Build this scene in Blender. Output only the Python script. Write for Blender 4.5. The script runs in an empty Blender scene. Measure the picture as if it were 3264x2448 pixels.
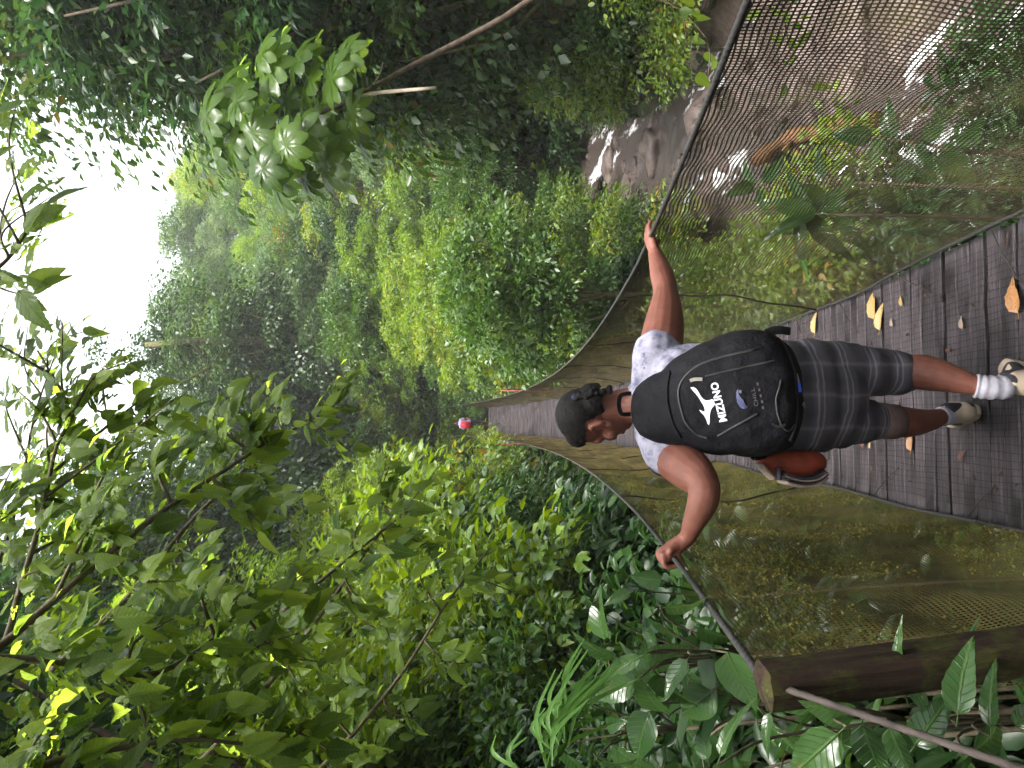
import bpy, bmesh, math, random
import numpy as np
from mathutils import Vector, Matrix, noise as mnoise

random.seed(7)
rng = np.random.default_rng(7)
scene = bpy.context.scene
COL = scene.collection
R = math.radians

# ------------------------------------------------------------------ camera
# phone held sideways: image left is up, image top is the walker's right
F_PX = 2700.0
CAM = Vector((-0.165, 0.0, 1.6))
YAW, PITCH = R(2.73), R(3.9)
FWD = Vector((math.sin(YAW) * math.cos(PITCH), math.cos(YAW) * math.cos(PITCH), -math.sin(PITCH)))
RGT = FWD.cross(Vector((0, 0, 1))).normalized()
UPV = RGT.cross(FWD).normalized()
cam_d = bpy.data.cameras.new('camera')
cam_d.sensor_width = 36.0
cam_d.lens = F_PX / 3264.0 * 36.0
cam_d.clip_start = 0.05
cam_d.clip_end = 600.0
cam = bpy.data.objects.new('camera', cam_d)
COL.objects.link(cam)
mw = Matrix.Identity(4)
for i in range(3):
    mw[i][0] = -UPV[i]
    mw[i][1] = RGT[i]
    mw[i][2] = -FWD[i]
    mw[i][3] = CAM[i]
cam.matrix_world = mw
scene.camera = cam

# ------------------------------------------------------------------ world, sun, exposure
SUN_EL, SUN_AZ = R(74), R(-165)           # azimuth to the right of the bridge direction
world = bpy.data.worlds.new('World')
scene.world = world
world.use_nodes = True
wn = world.node_tree
for n in list(wn.nodes):
    wn.nodes.remove(n)
w_out = wn.nodes.new('ShaderNodeOutputWorld')
w_bg = wn.nodes.new('ShaderNodeBackground')
w_sky = wn.nodes.new('ShaderNodeTexSky')
w_sky.sky_type = 'NISHITA'
w_sky.sun_disc = False
w_sky.sun_elevation = SUN_EL
w_sky.sun_rotation = SUN_AZ
w_sky.air_density = 1.0
w_sky.dust_density = 6.0
w_sky.ozone_density = 1.0
w_hs = wn.nodes.new('ShaderNodeHueSaturation')
w_hs.inputs['Saturation'].default_value = 0.25
wn.links.new(w_sky.outputs[0], w_hs.inputs['Color'])
wn.links.new(w_hs.outputs[0], w_bg.inputs[0])
w_bg.inputs[1].default_value = 0.15
wn.links.new(w_bg.outputs[0], w_out.inputs[0])

sun_d = bpy.data.lights.new('sun', 'SUN')
sun_d.energy = 1.5
sun_d.angle = R(16)
sun_d.color = (1.0, 0.96, 0.9)
sun = bpy.data.objects.new('sun', sun_d)
COL.objects.link(sun)
sdir = Vector((math.sin(SUN_AZ) * math.cos(SUN_EL), math.cos(SUN_AZ) * math.cos(SUN_EL), math.sin(SUN_EL)))
sun.rotation_euler = (-sdir).to_track_quat('-Z', 'Y').to_euler()
sun.location = sdir * 60

scene.view_settings.view_transform = 'Standard'
scene.view_settings.look = 'None'
scene.view_settings.gamma = 1.0
scene.view_settings.exposure = 2.4
cy = scene.cycles
cy.max_bounces = 7
cy.diffuse_bounces = 3
cy.glossy_bounces = 2
cy.transmission_bounces = 4
cy.transparent_max_bounces = 12
cy.volume_bounces = 0
cy.caustics_reflective = False
cy.caustics_refractive = False
cy.use_adaptive_sampling = True
cy.adaptive_threshold = 0.03
cy.use_denoising = True
cy.sample_clamp_indirect = 4.0

# ------------------------------------------------------------------ helpers
def px(U, V, y):
    """world point at world distance y seen at upright photo pixel (U right, V down)."""
    d = FWD + RGT * ((U - 1224.0) / F_PX) - UPV * ((V - 1632.0) / F_PX)
    return CAM + d * ((y - CAM.y) / d.y)

def A(v):
    return np.array([v[0], v[1], v[2]], dtype=float)

def tag(o, label=None, cat=None, group=None, kind=None):
    if label: o['label'] = label
    if cat: o['category'] = cat
    if group: o['group'] = group
    if kind: o['kind'] = kind
    return o

def np_mesh(name, verts, faces, tint=None, smooth=False):
    """verts (N,3), faces (M,k) uniform k."""
    verts = np.asarray(verts, dtype=np.float32)
    faces = np.asarray(faces, dtype=np.int32)
    me = bpy.data.meshes.new(name)
    n, (m, k) = len(verts), faces.shape
    me.vertices.add(n)
    me.vertices.foreach_set('co', verts.ravel())
    me.loops.add(m * k)
    me.loops.foreach_set('vertex_index', faces.ravel())
    me.polygons.add(m)
    me.polygons.foreach_set('loop_start', np.arange(0, m * k, k, dtype=np.int32))
    me.polygons.foreach_set('loop_total', np.full(m, k, dtype=np.int32))
    if smooth:
        me.polygons.foreach_set('use_smooth', np.ones(m, dtype=bool))
    me.update(calc_edges=True)
    if tint is not None:
        a = me.attributes.new('tint', 'FLOAT', 'POINT')
        a.data.foreach_set('value', np.asarray(tint, dtype=np.float32))
    return me

def link(name, me, mat=None, parent=None):
    o = bpy.data.objects.new(name, me)
    COL.objects.link(o)
    if mat is not None and me is not None and len(me.materials) == 0:
        me.materials.append(mat)
    if parent is not None:
        o.parent = parent
    return o

def empty(name, loc=(0, 0, 0)):
    o = bpy.data.objects.new(name, None)
    COL.objects.link(o)
    o.location = loc
    o.empty_display_size = 0.1
    return o

def child_at(name, me, mat, parent):
    """child with world-space mesh, parent an Empty with a plain location."""
    o = link(name, me, mat, parent)
    o.matrix_parent_inverse = Matrix.Translation(parent.location).inverted()
    return o

def pmesh(name, verts, faces, smooth=False):
    me = bpy.data.meshes.new(name)
    me.from_pydata([tuple(v) for v in verts], [], faces)
    if smooth:
        for p in me.polygons: p.use_smooth = True
    me.update()
    return me

class MB:
    """collects pieces of one part into one mesh."""
    def __init__(s): s.v, s.f = [], []
    def add(s, verts, faces):
        b = len(s.v)
        s.v += [tuple(v) for v in verts]
        s.f += [tuple(i + b for i in f) for f in faces]
        return s
    def build(s, name, smooth=True): return pmesh(name, s.v, s.f, smooth)

def frame_along(pts):
    T = []
    for i in range(len(pts)):
        a, b = pts[max(0, i - 1)], pts[min(len(pts) - 1, i + 1)]
        t = np.array(b) - np.array(a)
        T.append(t / (np.linalg.norm(t) + 1e-9))
    return T

def tube(pts, radii, seg=10, ref=None, cap=True, twist=None, lobes=0, lobe_amp=0.0):
    """closed tube along pts; radii scalar/list/(a,b) pairs (a along ref x t ... b along ref)."""
    pts = [np.array([p[0], p[1], p[2]], float) for p in pts]
    n = len(pts)
    if np.isscalar(radii): radii = [radii] * n
    T = frame_along(pts)
    r0 = np.array(ref, float) if ref is not None else (np.array([0, 0, 1.0]) if abs(T[0][2]) < 0.9 else np.array([1.0, 0, 0]))
    V, Fc = [], []
    for i in range(n):
        t = T[i]
        b = r0 - t * np.dot(r0, t)
        b /= np.linalg.norm(b) + 1e-9
        a = np.cross(b, t)
        if ref is None: r0 = b
        ra, rb = radii[i] if isinstance(radii[i], (tuple, list)) else (radii[i], radii[i])
        tw = twist[i] if twist is not None else 0.0
        for k in range(seg):
            th = 2 * math.pi * k / seg
            m = 1.0 + (lobe_amp * math.cos(lobes * (th - tw)) if lobes else 0.0)
            V.append(pts[i] + a * (ra * m * math.cos(th)) + b * (rb * m * math.sin(th)))
    for i in range(n - 1):
        for k in range(seg):
            k2 = (k + 1) % seg
            Fc.append((i * seg + k, i * seg + k2, (i + 1) * seg + k2, (i + 1) * seg + k))
    if cap:
        Fc.append(tuple(range(seg - 1, -1, -1)))
        Fc.append(tuple((n - 1) * seg + k for k in range(seg)))
    return V, Fc

def spline(pts, n):
    """Catmull-Rom resample, pts list of arrays (any dim)."""
    P = np.array([np.array(p, float) for p in pts])
    P = np.vstack([2 * P[0] - P[1], P, 2 * P[-1] - P[-2]])
    out = []
    m = len(P) - 3
    for i in range(n):
        u = i / (n - 1) * m
        k = min(int(u), m - 1)
        t = u - k
        p0, p1, p2, p3 = P[k], P[k + 1], P[k + 2], P[k + 3]
        out.append(0.5 * ((2 * p1) + (-p0 + p2) * t + (2 * p0 - 5 * p1 + 4 * p2 - p3) * t * t + (-p0 + 3 * p1 - 3 * p2 + p3) * t ** 3))
    return out

def limb(joints, n=18, seg=16, ref=(0, 1, 0)):
    """joints: list of (point, ra, rb); smooth tapered closed limb with rounded ends."""
    D = [np.array([*j[0], j[1], j[2]]) for j in joints]
    S = spline(D, n)
    pts = [s[:3] for s in S]
    rad = [(max(s[3], .004), max(s[4], .004)) for s in S]
    t0 = pts[0] - pts[1]; t0 /= np.linalg.norm(t0)
    t1 = pts[-1] - pts[-2]; t1 /= np.linalg.norm(t1)
    pre, post = [], []
    for c in (0.95, 0.7, 0.3):
        q = math.sqrt(1 - c * c)
        r = min(rad[0])
        pre.append((pts[0] + t0 * r * c, (rad[0][0] * q, rad[0][1] * q)))
    for c in (0.3, 0.7, 0.95):
        q = math.sqrt(1 - c * c)
        r = min(rad[-1])
        post.append((pts[-1] + t1 * r * c, (rad[-1][0] * q, rad[-1][1] * q)))
    allp = pre + list(zip(pts, rad)) + post
    return tube([p for p, _ in allp], [r for _, r in allp], seg, ref)

def ellipsoid(c, rad, Rm=None, nu=20, nv=14):
    V, Fc = [], []
    Rm = np.eye(3) if Rm is None else Rm
    c = A(c)
    for j in range(1, nv):
        ph = math.pi * j / nv
        for i in range(nu):
            th = 2 * math.pi * i / nu
            p = np.array([rad[0] * math.sin(ph) * math.cos(th), rad[1] * math.sin(ph) * math.sin(th), rad[2] * math.cos(ph)])
            V.append(c + Rm @ p)
    top, bot = len(V), len(V) + 1
    V.append(c + Rm @ np.array([0, 0, rad[2]])); V.append(c + Rm @ np.array([0, 0, -rad[2]]))
    for j in range(nv - 2):
        for i in range(nu):
            i2 = (i + 1) % nu
            Fc.append((j * nu + i, (j + 1) * nu + i, (j + 1) * nu + i2, j * nu + i2))
    for i in range(nu):
        i2 = (i + 1) % nu
        Fc.append((top, i, i2)); Fc.append((bot, (nv - 2) * nu + i2, (nv - 2) * nu + i))
    return V, Fc

TS_SCENE = bpy.data.scenes.new('workshop')       # empty side scene where modifiers are applied; removed at the end
def evaluated_copy(o):
    vl = TS_SCENE.view_layers[0]
    vl.update()
    return bpy.data.meshes.new_from_object(o.evaluated_get(vl.depsgraph))

def remesh(name, pieces, voxel, it=6, factor=0.5, cut=None):
    """union of closed pieces as one continuous smooth skin."""
    mb = MB()
    for v, f in pieces: mb.add(v, f)
    me = mb.build('tmp', False)
    o = bpy.data.objects.new('tmp', me)
    TS_SCENE.collection.objects.link(o)
    m = o.modifiers.new('r', 'REMESH'); m.mode = 'VOXEL'; m.voxel_size = voxel; m.adaptivity = 0.0
    s = o.modifiers.new('s', 'SMOOTH'); s.factor = factor; s.iterations = it
    out = evaluated_copy(o)
    out.name = name
    bpy.data.objects.remove(o); bpy.data.meshes.remove(me)
    out.materials.clear()
    if cut is not None:
        bm = bmesh.new(); bm.from_mesh(out)
        kill = [v for v in bm.verts if cut(v.co)]
        bmesh.ops.delete(bm, geom=kill, context='VERTS')
        bm.to_mesh(out); bm.free()
    for p in out.polygons: p.use_smooth = True
    return out

def box(c, s, Rm=None):
    c = A(c); Rm = np.eye(3) if Rm is None else Rm
    V = []
    for x in (-.5, .5):
        for y in (-.5, .5):
            for z in (-.5, .5):
                V.append(c + Rm @ np.array([x * s[0], y * s[1], z * s[2]]))
    return V, [(0, 1, 3, 2), (4, 6, 7, 5), (0, 4, 5, 1), (2, 3, 7, 6), (0, 2, 6, 4), (1, 5, 7, 3)]

# ------------------------------------------------------------------ materials
def mat_new(name):
    m = bpy.data.materials.new(name)
    m.use_nodes = True
    nt = m.node_tree
    for n in list(nt.nodes): nt.nodes.remove(n)
    out = nt.nodes.new('ShaderNodeOutputMaterial')
    return m, nt, out

def N(nt, t, **kw):
    n = nt.nodes.new(t)
    for k, v in kw.items(): setattr(n, k, v)
    return n

def ramp(nt, fac, stops):
    r = N(nt, 'ShaderNodeValToRGB')
    e = r.color_ramp.elements
    while len(e) < len(stops): e.new(0.5)
    for el, (p, c) in zip(e, stops):
        el.position = p; el.color = (*c, 1)
    nt.links.new(fac, r.inputs[0])
    return r.outputs[0]

def noise_tex(nt, scale, detail=4, rough=0.55, vec=None, coord='Object', stretch=None):
    n = N(nt, 'ShaderNodeTexNoise')
    n.inputs['Scale'].default_value = scale
    n.inputs['Detail'].default_value = detail
    n.inputs['Roughness'].default_value = rough
    if vec is None:
        tc = N(nt, 'ShaderNodeTexCoord'); vec = tc.outputs[coord]
    if stretch:
        mp = N(nt, 'ShaderNodeMapping'); mp.inputs['Scale'].default_value = stretch
        nt.links.new(vec, mp.inputs[0]); vec = mp.outputs[0]
    nt.links.new(vec, n.inputs['Vector'])
    return n.outputs['Fac']

def pbsdf(nt, out, color=None, rough=0.6, spec=0.5, bump=None, bump_s=0.3, bump_d=0.01):
    b = N(nt, 'ShaderNodeBsdfPrincipled')
    if color is not None:
        if hasattr(color, 'links'): nt.links.new(color, b.inputs['Base Color'])
        else: b.inputs['Base Color'].default_value = (*color, 1)
    if hasattr(rough, 'links'): nt.links.new(rough, b.inputs['Roughness'])
    else: b.inputs['Roughness'].default_value = rough
    b.inputs['Specular IOR Level'].default_value = spec
    if bump is not None:
        bn = N(nt, 'ShaderNodeBump'); bn.inputs['Strength'].default_value = bump_s; bn.inputs['Distance'].default_value = bump_d
        nt.links.new(bump, bn.inputs['Height']); nt.links.new(bn.outputs[0], b.inputs['Normal'])
    if out is not None: nt.links.new(b.outputs[0], out.inputs[0])
    return b

def simple(name, color, rough=0.6, spec=0.4, var=0.25, scale=20, bump_s=0.2):
    m, nt, out = mat_new(name)
    f = noise_tex(nt, scale, 5)
    lo = tuple(c * (1 - var) for c in color); hi = tuple(min(1, c * (1 + var)) for c in color)
    pbsdf(nt, out, ramp(nt, f, [(0.3, lo), (0.7, hi)]), rough, spec, f, bump_s, 0.004)
    return m

def leaf_mat(name, dark, mid, light, rough=0.38, transl=0.35, spec=0.4, vein=0.0, odd=None):
    """leaf with per-leaf tint, a glossy skin and light coming through."""
    m, nt, out = mat_new(name)
    at = N(nt, 'ShaderNodeAttribute'); at.attribute_name = 'tint'
    oi = N(nt, 'ShaderNodeObjectInfo')
    ad = N(nt, 'ShaderNodeMath', operation='MULTIPLY_ADD')
    nt.links.new(oi.outputs['Random'], ad.inputs[0]); ad.inputs[1].default_value = 0.30
    sub = N(nt, 'ShaderNodeMath', operation='ADD'); sub.inputs[1].default_value = -0.15
    nt.links.new(at.outputs['Fac'], sub.inputs[0]); nt.links.new(sub.outputs[0], ad.inputs[2])
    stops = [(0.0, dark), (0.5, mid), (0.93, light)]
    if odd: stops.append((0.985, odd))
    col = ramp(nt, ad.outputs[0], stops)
    nz = noise_tex(nt, 9, 3)
    mx = N(nt, 'ShaderNodeMix', data_type='RGBA', blend_type='MULTIPLY')
    mx.inputs[0].default_value = 0.45
    nt.links.new(col, mx.inputs[6])
    nt.links.new(ramp(nt, nz, [(0.3, (0.55, 0.55, 0.55)), (0.7, (1.2, 1.2, 1.2))]), mx.inputs[7])
    b = pbsdf(nt, None, mx.outputs[2], rough, spec)
    tr = N(nt, 'ShaderNodeBsdfTranslucent')
    hs = N(nt, 'ShaderNodeHueSaturation'); hs.inputs['Hue'].default_value = 0.478; hs.inputs['Saturation'].default_value = 1.15; hs.inputs['Value'].default_value = 1.9
    nt.links.new(mx.outputs[2], hs.inputs['Color']); nt.links.new(hs.outputs[0], tr.inputs[0])
    ms = N(nt, 'ShaderNodeMixShader'); ms.inputs[0].default_value = transl
    nt.links.new(b.outputs[0], ms.inputs[1]); nt.links.new(tr.outputs[0], ms.inputs[2])
    nt.links.new(ms.outputs[0], out.inputs[0])
    return m

M = {}
M['leaf_mid'] = leaf_mat('leaf_mid', (.016, .046, .010), (.040, .092, .018), (.090, .16, .028), transl=.32, odd=(.25, .17, .04))
M['leaf_light'] = leaf_mat('leaf_light', (.045, .10, .016), (.10, .18, .026), (.18, .26, .042), transl=.42, odd=(.30, .22, .05))
M['leaf_dark'] = leaf_mat('leaf_dark', (0.0086, 0.0259, 0.0101), (0.0158, 0.0446, 0.0144), (0.0324, 0.0720, 0.0216), rough=.36, spec=.35)
M['leaf_yellow'] = leaf_mat('leaf_yellow', (.045, .095, .012), (.095, .165, .020), (.17, .235, .035), transl=.40, odd=(.30, .20, .03))
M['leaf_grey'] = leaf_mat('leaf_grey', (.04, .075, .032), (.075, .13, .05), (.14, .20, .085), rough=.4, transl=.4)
M['leaf_bank'] = leaf_mat('leaf_bank', (.008, .026, .007), (.017, .048, .012), (.040, .090, .020), rough=.36, spec=.34)
M['leaf_vine'] = leaf_mat('leaf_vine', (.009, .028, .007), (.024, .060, .012), (.055, .105, .02), odd=(.10, .09, .02))
M['leaf_near'] = leaf_mat('leaf_near', (.026, .062, .012), (.055, .115, .018), (.10, .17, .025), rough=.42, transl=.5, odd=(.26, .12, .03))
M['leaf_big'] = leaf_mat('leaf_big', (.020, .07, .016), (.045, .12, .028), (.09, .19, .045), rough=.22)
M['leaf_palmate'] = leaf_mat('leaf_palmate', (.035, .075, .02), (.06, .115, .025), (.10, .16, .03), rough=.24, transl=.45, spec=.7)
M['bark'] = simple('bark', (.075, .055, .04), .85, .2, .45, 14, .6)
M['bark_pale'] = simple('bark_pale', (.32, .26, .20), .8, .2, .4, 10, .5)
M['bark_moss'] = simple('bark_moss', (.10, .095, .04), .9, .2, .5, 18, .6)
M['twig'] = simple('twig', (.085, .07, .045), .8, .2, .4, 40, .4)
M['soil'] = simple('soil', (.055, .042, .028), .9, .2, .5, 3.5, .8)

# ------------------------------------------------------------------ terrain
def xc(y): return np.interp(y, [-30, -5, 0, 5, 10, 16, 21, 28, 34, 45, 60, 120], [24, 13, 9.0, 5.6, 4.0, 5.0, 6.0, 8.8, 13, 20, 28, 50])
def zc(y): return np.interp(y, [-30, 10, 21, 23, 28, 30, 34, 60, 120], [-4.4, -3.7, -3.45, -3.2, -3.0, -2.6, -2.2, 2, 14])
def deck_z(y): return -0.163 * y + 0.00458 * y * y
def rail_h(y): return 1.30 + 0.013 * np.maximum(0, y - 4)
RAIL_X, DECK_X = 0.60, 0.55

def ground(x, y):
    x = np.asarray(x, float); y = np.asarray(y, float)
    s = x - xc(y)
    z = zc(y) + 0 * x
    z = z + 0.85 * np.clip(s - 1.9, 0, 26) + 0.35 * np.clip(s - 28, 0, 60)
    t = np.clip(-s - 1.9, 0, None)
    edge = np.clip(xc(y) - 1.9 + 1.2, 0, 7.2)           # left bank up to the bridge's left side
    z = z + 0.40 * np.minimum(t, edge)
    z = z + 0.80 * np.clip(-1.2 - x, 0, 22) * np.clip((xc(y) + 5) / 5, 0, 1) + 0.3 * np.clip(-23 - x, 0, 80)
    z = z + 0.23 * np.clip(y - 41, 0, 45) + 0.10 * np.clip(y - 86, 0, 200)
    # keep clear of the bridge
    lim = deck_z(np.clip(y, 0, 36)) - 0.45
    w = np.clip(1 - (np.abs(x) - 0.9) / 1.6, 0, 1) * np.clip((y - 1.0) / 1.5, 0, 1) * np.clip((37.0 - y) / .3, 0, 1)
    z = np.where(z > lim, z * (1 - w) + lim * w, z)
    # near abutment
    wa = np.clip((1.6 - y) / 1.4, 0, 1) * np.clip(1 - (np.abs(x) - 1.6) / 2.0, 0, 1)
    z = z * (1 - wa) + (-0.10) * wa
    we = np.clip((y - 36.4) / .3, 0, 1) * np.clip((41.0 - y) / 1.6, 0, 1) * np.clip(1 - (np.abs(x) - 1.6) / 2.0, 0, 1)
    z = z * (1 - we) + (deck_z(36.2) - 0.12) * we
    z = z + 0.16 * np.sin(x * 1.3 + 2 * np.sin(y * .7)) * np.sin(y * 1.1 + x * .4) * np.clip((np.abs(x) - 1.3) / 2, 0, 1) * np.clip(np.abs(s) - 1.5, 0, 1)
    return z

gx = np.concatenate([np.linspace(-90, -26, 10), np.arange(-25, -3, 1.0), np.arange(-3, 12, 0.3), np.arange(12, 40, 1.2), np.linspace(42, 110, 12)])
gy = np.concatenate([np.linspace(-30, -6, 8), np.arange(-5, 40, 0.35), np.arange(40, 95, 1.8), np.linspace(98, 160, 8)])
GX, GY = np.meshgrid(gx, gy)
GZ = ground(GX, GY)
nx, ny = len(gx), len(gy)
idx = np.arange(nx * ny).reshape(ny, nx)
gf = np.stack([idx[:-1, :-1], idx[:-1, 1:], idx[1:, 1:], idx[1:, :-1]], -1).reshape(-1, 4)

m, nt, out = mat_new('ground')
tc = N(nt, 'ShaderNodeTexCoord')
n1 = noise_tex(nt, 1.3, 6, .65, tc.outputs['Object'])
n2 = noise_tex(nt, 9.0, 6, .7, tc.outputs['Object'])
c1 = ramp(nt, n2, [(0.3, (.022, .018, .011)), (0.55, (.05, .040, .025)), (0.75, (.09, .07, .045))])
c2 = ramp(nt, n2, [(0.3, (.018, .032, .010)), (0.6, (.04, .06, .018)), (0.8, (.09, .08, .03))])
mx = N(nt, 'ShaderNodeMix', data_type='RGBA')
nt.links.new(ramp(nt, n1, [(0.34, (0, 0, 0)), (0.5, (1, 1, 1))]), mx.inputs[0])
nt.links.new(c1, mx.inputs[6]); nt.links.new(c2, mx.inputs[7])
pbsdf(nt, out, mx.outputs[2], .85, .25, n2, .8, .08)
M['ground'] = m
tag(link('ground', np_mesh('ground', np.stack([GX, GY, GZ], -1).reshape(-1, 3), gf, smooth=True), M['ground']), kind='structure')

# ---- creek bed (stones and gravel) and the water over it
def strip(ys, offs, zfun):
    V = []
    for y in ys:
        for o in offs:
            o = o * float(np.interp(y, [11, 16, 24, 30], [1, .80, .62, .5]))
            x = float(xc(y)) + o
            V.append((x, y, zfun(x, y, o)))
    k = len(offs)
    Fc = [(i * k + j, i * k + j + 1, (i + 1) * k + j + 1, (i + 1) * k + j) for i in range(len(ys) - 1) for j in range(k - 1)]
    return np.array(V), np.array(Fc)

def nz(x, y, z=0.0): return mnoise.noise(Vector((x, y, z)))

M['bed'] = None
m, nt, out = mat_new('creek_bed')
tc = N(nt, 'ShaderNodeTexCoord')
vo = N(nt, 'ShaderNodeTexVoronoi'); vo.inputs['Scale'].default_value = 3.2
nt.links.new(tc.outputs['Object'], vo.inputs['Vector'])
n2 = noise_tex(nt, 7, 6, .7, tc.outputs['Object'])
cb = ramp(nt, n2, [(0.3, (.085, .058, .048)), (0.5, (.16, .115, .100)), (0.7, (.26, .20, .18))])
pbsdf(nt, out, cb, .5, .4, n2, .7, .06)
M['bed'] = m
ysb = np.arange(-2, 28.5, 0.22)
ob = np.linspace(-2.9, 3.3, 30)
def bedz(x, y, o):
    base = float(ground(x, y))
    k = max(0, 1 - (abs(o) / 2.4) ** 2)
    return base + 0.05 - .22 * k + 0.12 * nz(x * 1.7, y * 1.7) * (0.4 + k) + 0.34 * max(0, nz(x * .8 + 7, y * .8) - .18) * (0.5 + 0.5 * k)
v, f = strip(ysb, ob, bedz)
tag(link('creek_bed', np_mesh('creek_bed', v, f, smooth=True), M['bed']), kind='structure')

m, nt, out = mat_new('creek_water')
tc = N(nt, 'ShaderNodeTexCoord')
fo = noise_tex(nt, 1.0, 5, .6, tc.outputs['Object'], stretch=(1.1, .26, 1.0))
fi = noise_tex(nt, 8.0, 6, .7, tc.outputs['Object'], stretch=(1.0, .6, 1.0))
fm = N(nt, 'ShaderNodeMath', operation='MULTIPLY_ADD'); fm.inputs[1].default_value = 0.30
nt.links.new(fi, fm.inputs[0]); nt.links.new(fo, fm.inputs[2])
foam = ramp(nt, fm.outputs[0], [(0.73, (0, 0, 0)), (0.80, (1, 1, 1))])
wat = pbsdf(nt, None, (.105, .080, .072), .16, 1.0, fi, .55, .03)
wtr = N(nt, 'ShaderNodeBsdfTransparent')
wtr.inputs[0].default_value = (.80, .76, .74, 1)
wmx = N(nt, 'ShaderNodeMixShader'); wmx.inputs[0].default_value = .72
nt.links.new(wtr.outputs[0], wmx.inputs[1]); nt.links.new(wat.outputs[0], wmx.inputs[2])
fb = pbsdf(nt, None, (.82, .83, .84), .5, .4, fi, .6, .02)
ms = N(nt, 'ShaderNodeMixShader')
nt.links.new(foam, ms.inputs[0]); nt.links.new(wmx.outputs[0], ms.inputs[1]); nt.links.new(fb.outputs[0], ms.inputs[2])
nt.links.new(ms.outputs[0], out.inputs[0])
M['water'] = m
def watz(x, y, o):
    return float(zc(y)) + 0.17 + 0.035 * nz(x * 2.4, y * 1.6, 3) + 0.02 * nz(x * 6, y * 4, 5)
v, f = strip(np.arange(-2, 28.5, 0.15), np.linspace(-2.3, 2.4, 34), watz)
tag(link('water', np_mesh('water', v, f, smooth=True), M['water']), kind='structure')

# ------------------------------------------------------------------ leaves
def unit(v): return v / (np.linalg.norm(v, axis=-1, keepdims=True) + 1e-9)

KITE_P = np.array([(0, 0, 0), (-.5, .42, .07), (0, 1, -.05), (.5, .42, .07), (0, .46, -.03)])
KITE_F = np.array([(0, 3, 4), (4, 3, 2), (0, 4, 1), (4, 2, 1)])
OVAL_P = np.array([(0, 0, 0), (-.36, .18, .05), (0, .18, 0), (.36, .18, .05), (-.5, .48, .05), (0, .5, -.03), (.5, .48, .05),
                   (-.3, .78, 0), (0, .78, -.10), (.3, .78, 0), (0, 1, -.2)])
OVAL_F = np.array([(0, 2, 1), (0, 3, 2), (1, 2, 5), (1, 5, 4), (2, 3, 6), (2, 6, 5), (4, 5, 8), (4, 8, 7), (5, 6, 9), (5, 9, 8), (7, 8, 10), (8, 9, 10)])

def leaf_batch(base, axis, nrm, length, width, kind='kite', tint=None):
    P, Fc = (KITE_P, KITE_F) if kind == 'kite' else (OVAL_P, OVAL_F)
    n = len(base)
    axis = unit(axis)
    side = unit(np.cross(axis, nrm))
    up = np.cross(side, axis)
    L = np.broadcast_to(np.asarray(length, float), (n,)); W = np.broadcast_to(np.asarray(width, float), (n,))
    V = (base[:, None, :] + side[:, None, :] * (P[None, :, 0:1] * W[:, None, None])
         + axis[:, None, :] * (P[None, :, 1:2] * L[:, None, None]) + up[:, None, :] * (P[None, :, 2:3] * L[:, None, None]))
    k = len(P)
    FF = (Fc[None] + (np.arange(n) * k)[:, None, None]).reshape(-1, 3)
    if tint is None: tint = rng.random(n)
    return V.reshape(-1, 3), FF, np.repeat(tint, k)

def rand_unit(n):
    return unit(rng.normal(size=(n, 3)))

def crown_mesh(name, rx, rz, zc0, nclump, per, clump_r, leaf, ratio=.5, kind='kite', droop=.4, shape='round', hang=0.0, seed=1):
    """leaf clumps spread through a crown's volume; returns mesh and clump centres."""
    global rng
    keep = rng
    rng = np.random.default_rng(seed)
    C = []
    tries = 0
    while len(C) < nclump and tries < 20000:
        tries += 1
        d = rand_unit(1)[0]
        r = rng.random() ** .45
        p = np.array([d[0] * rx * r, d[1] * rx * r, d[2] * rz * r])
        if shape == 'cone':
            q = (p[2] + rz) / (2 * rz)
            p[:2] *= 1.15 - .75 * q
        if shape == 'dome' and p[2] < -.35 * rz: continue
        C.append(p + np.array([0, 0, zc0]))
    C = np.array(C)
    B, AX, NR, T = [], [], [], []
    for c in C:
        k = int(per * (0.55 + .9 * rng.random()))
        cr = clump_r * (.6 + .8 * rng.random())
        d = rand_unit(k)
        d[:, 2] = np.where(d[:, 2] < -.3, -d[:, 2], d[:, 2])
        rr = cr * (rng.random(k) ** .35)
        p = c + d * rr[:, None] * np.array([1, 1, .72])
        out_dir = unit(d + .5 * unit((c - np.array([0, 0, zc0]))[None]) + rng.normal(size=(k, 3)) * .5)
        out_dir[:, 2] -= droop
        nr = unit(np.array([0, 0, 1.0])[None] + d * .55 + rng.normal(size=(k, 3)) * .42)
        if hang:
            tail = rng.random(k) < hang
            p[tail, 2] -= rng.random(tail.sum()) * clump_r * 2.2
        B.append(p); AX.append(out_dir); NR.append(nr)
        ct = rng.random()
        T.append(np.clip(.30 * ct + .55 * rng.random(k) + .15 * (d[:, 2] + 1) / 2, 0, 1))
    B = np.concatenate(B); AX = np.concatenate(AX); NR = np.concatenate(NR); T = np.concatenate(T)
    n = len(B)
    L = leaf * (.6 + .75 * rng.random(n))
    v, f, t = leaf_batch(B, AX, NR, L, L * ratio * (.8 + .4 * rng.random(n)), kind, T)
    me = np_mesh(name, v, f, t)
    rng = keep
    return me, C

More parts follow.
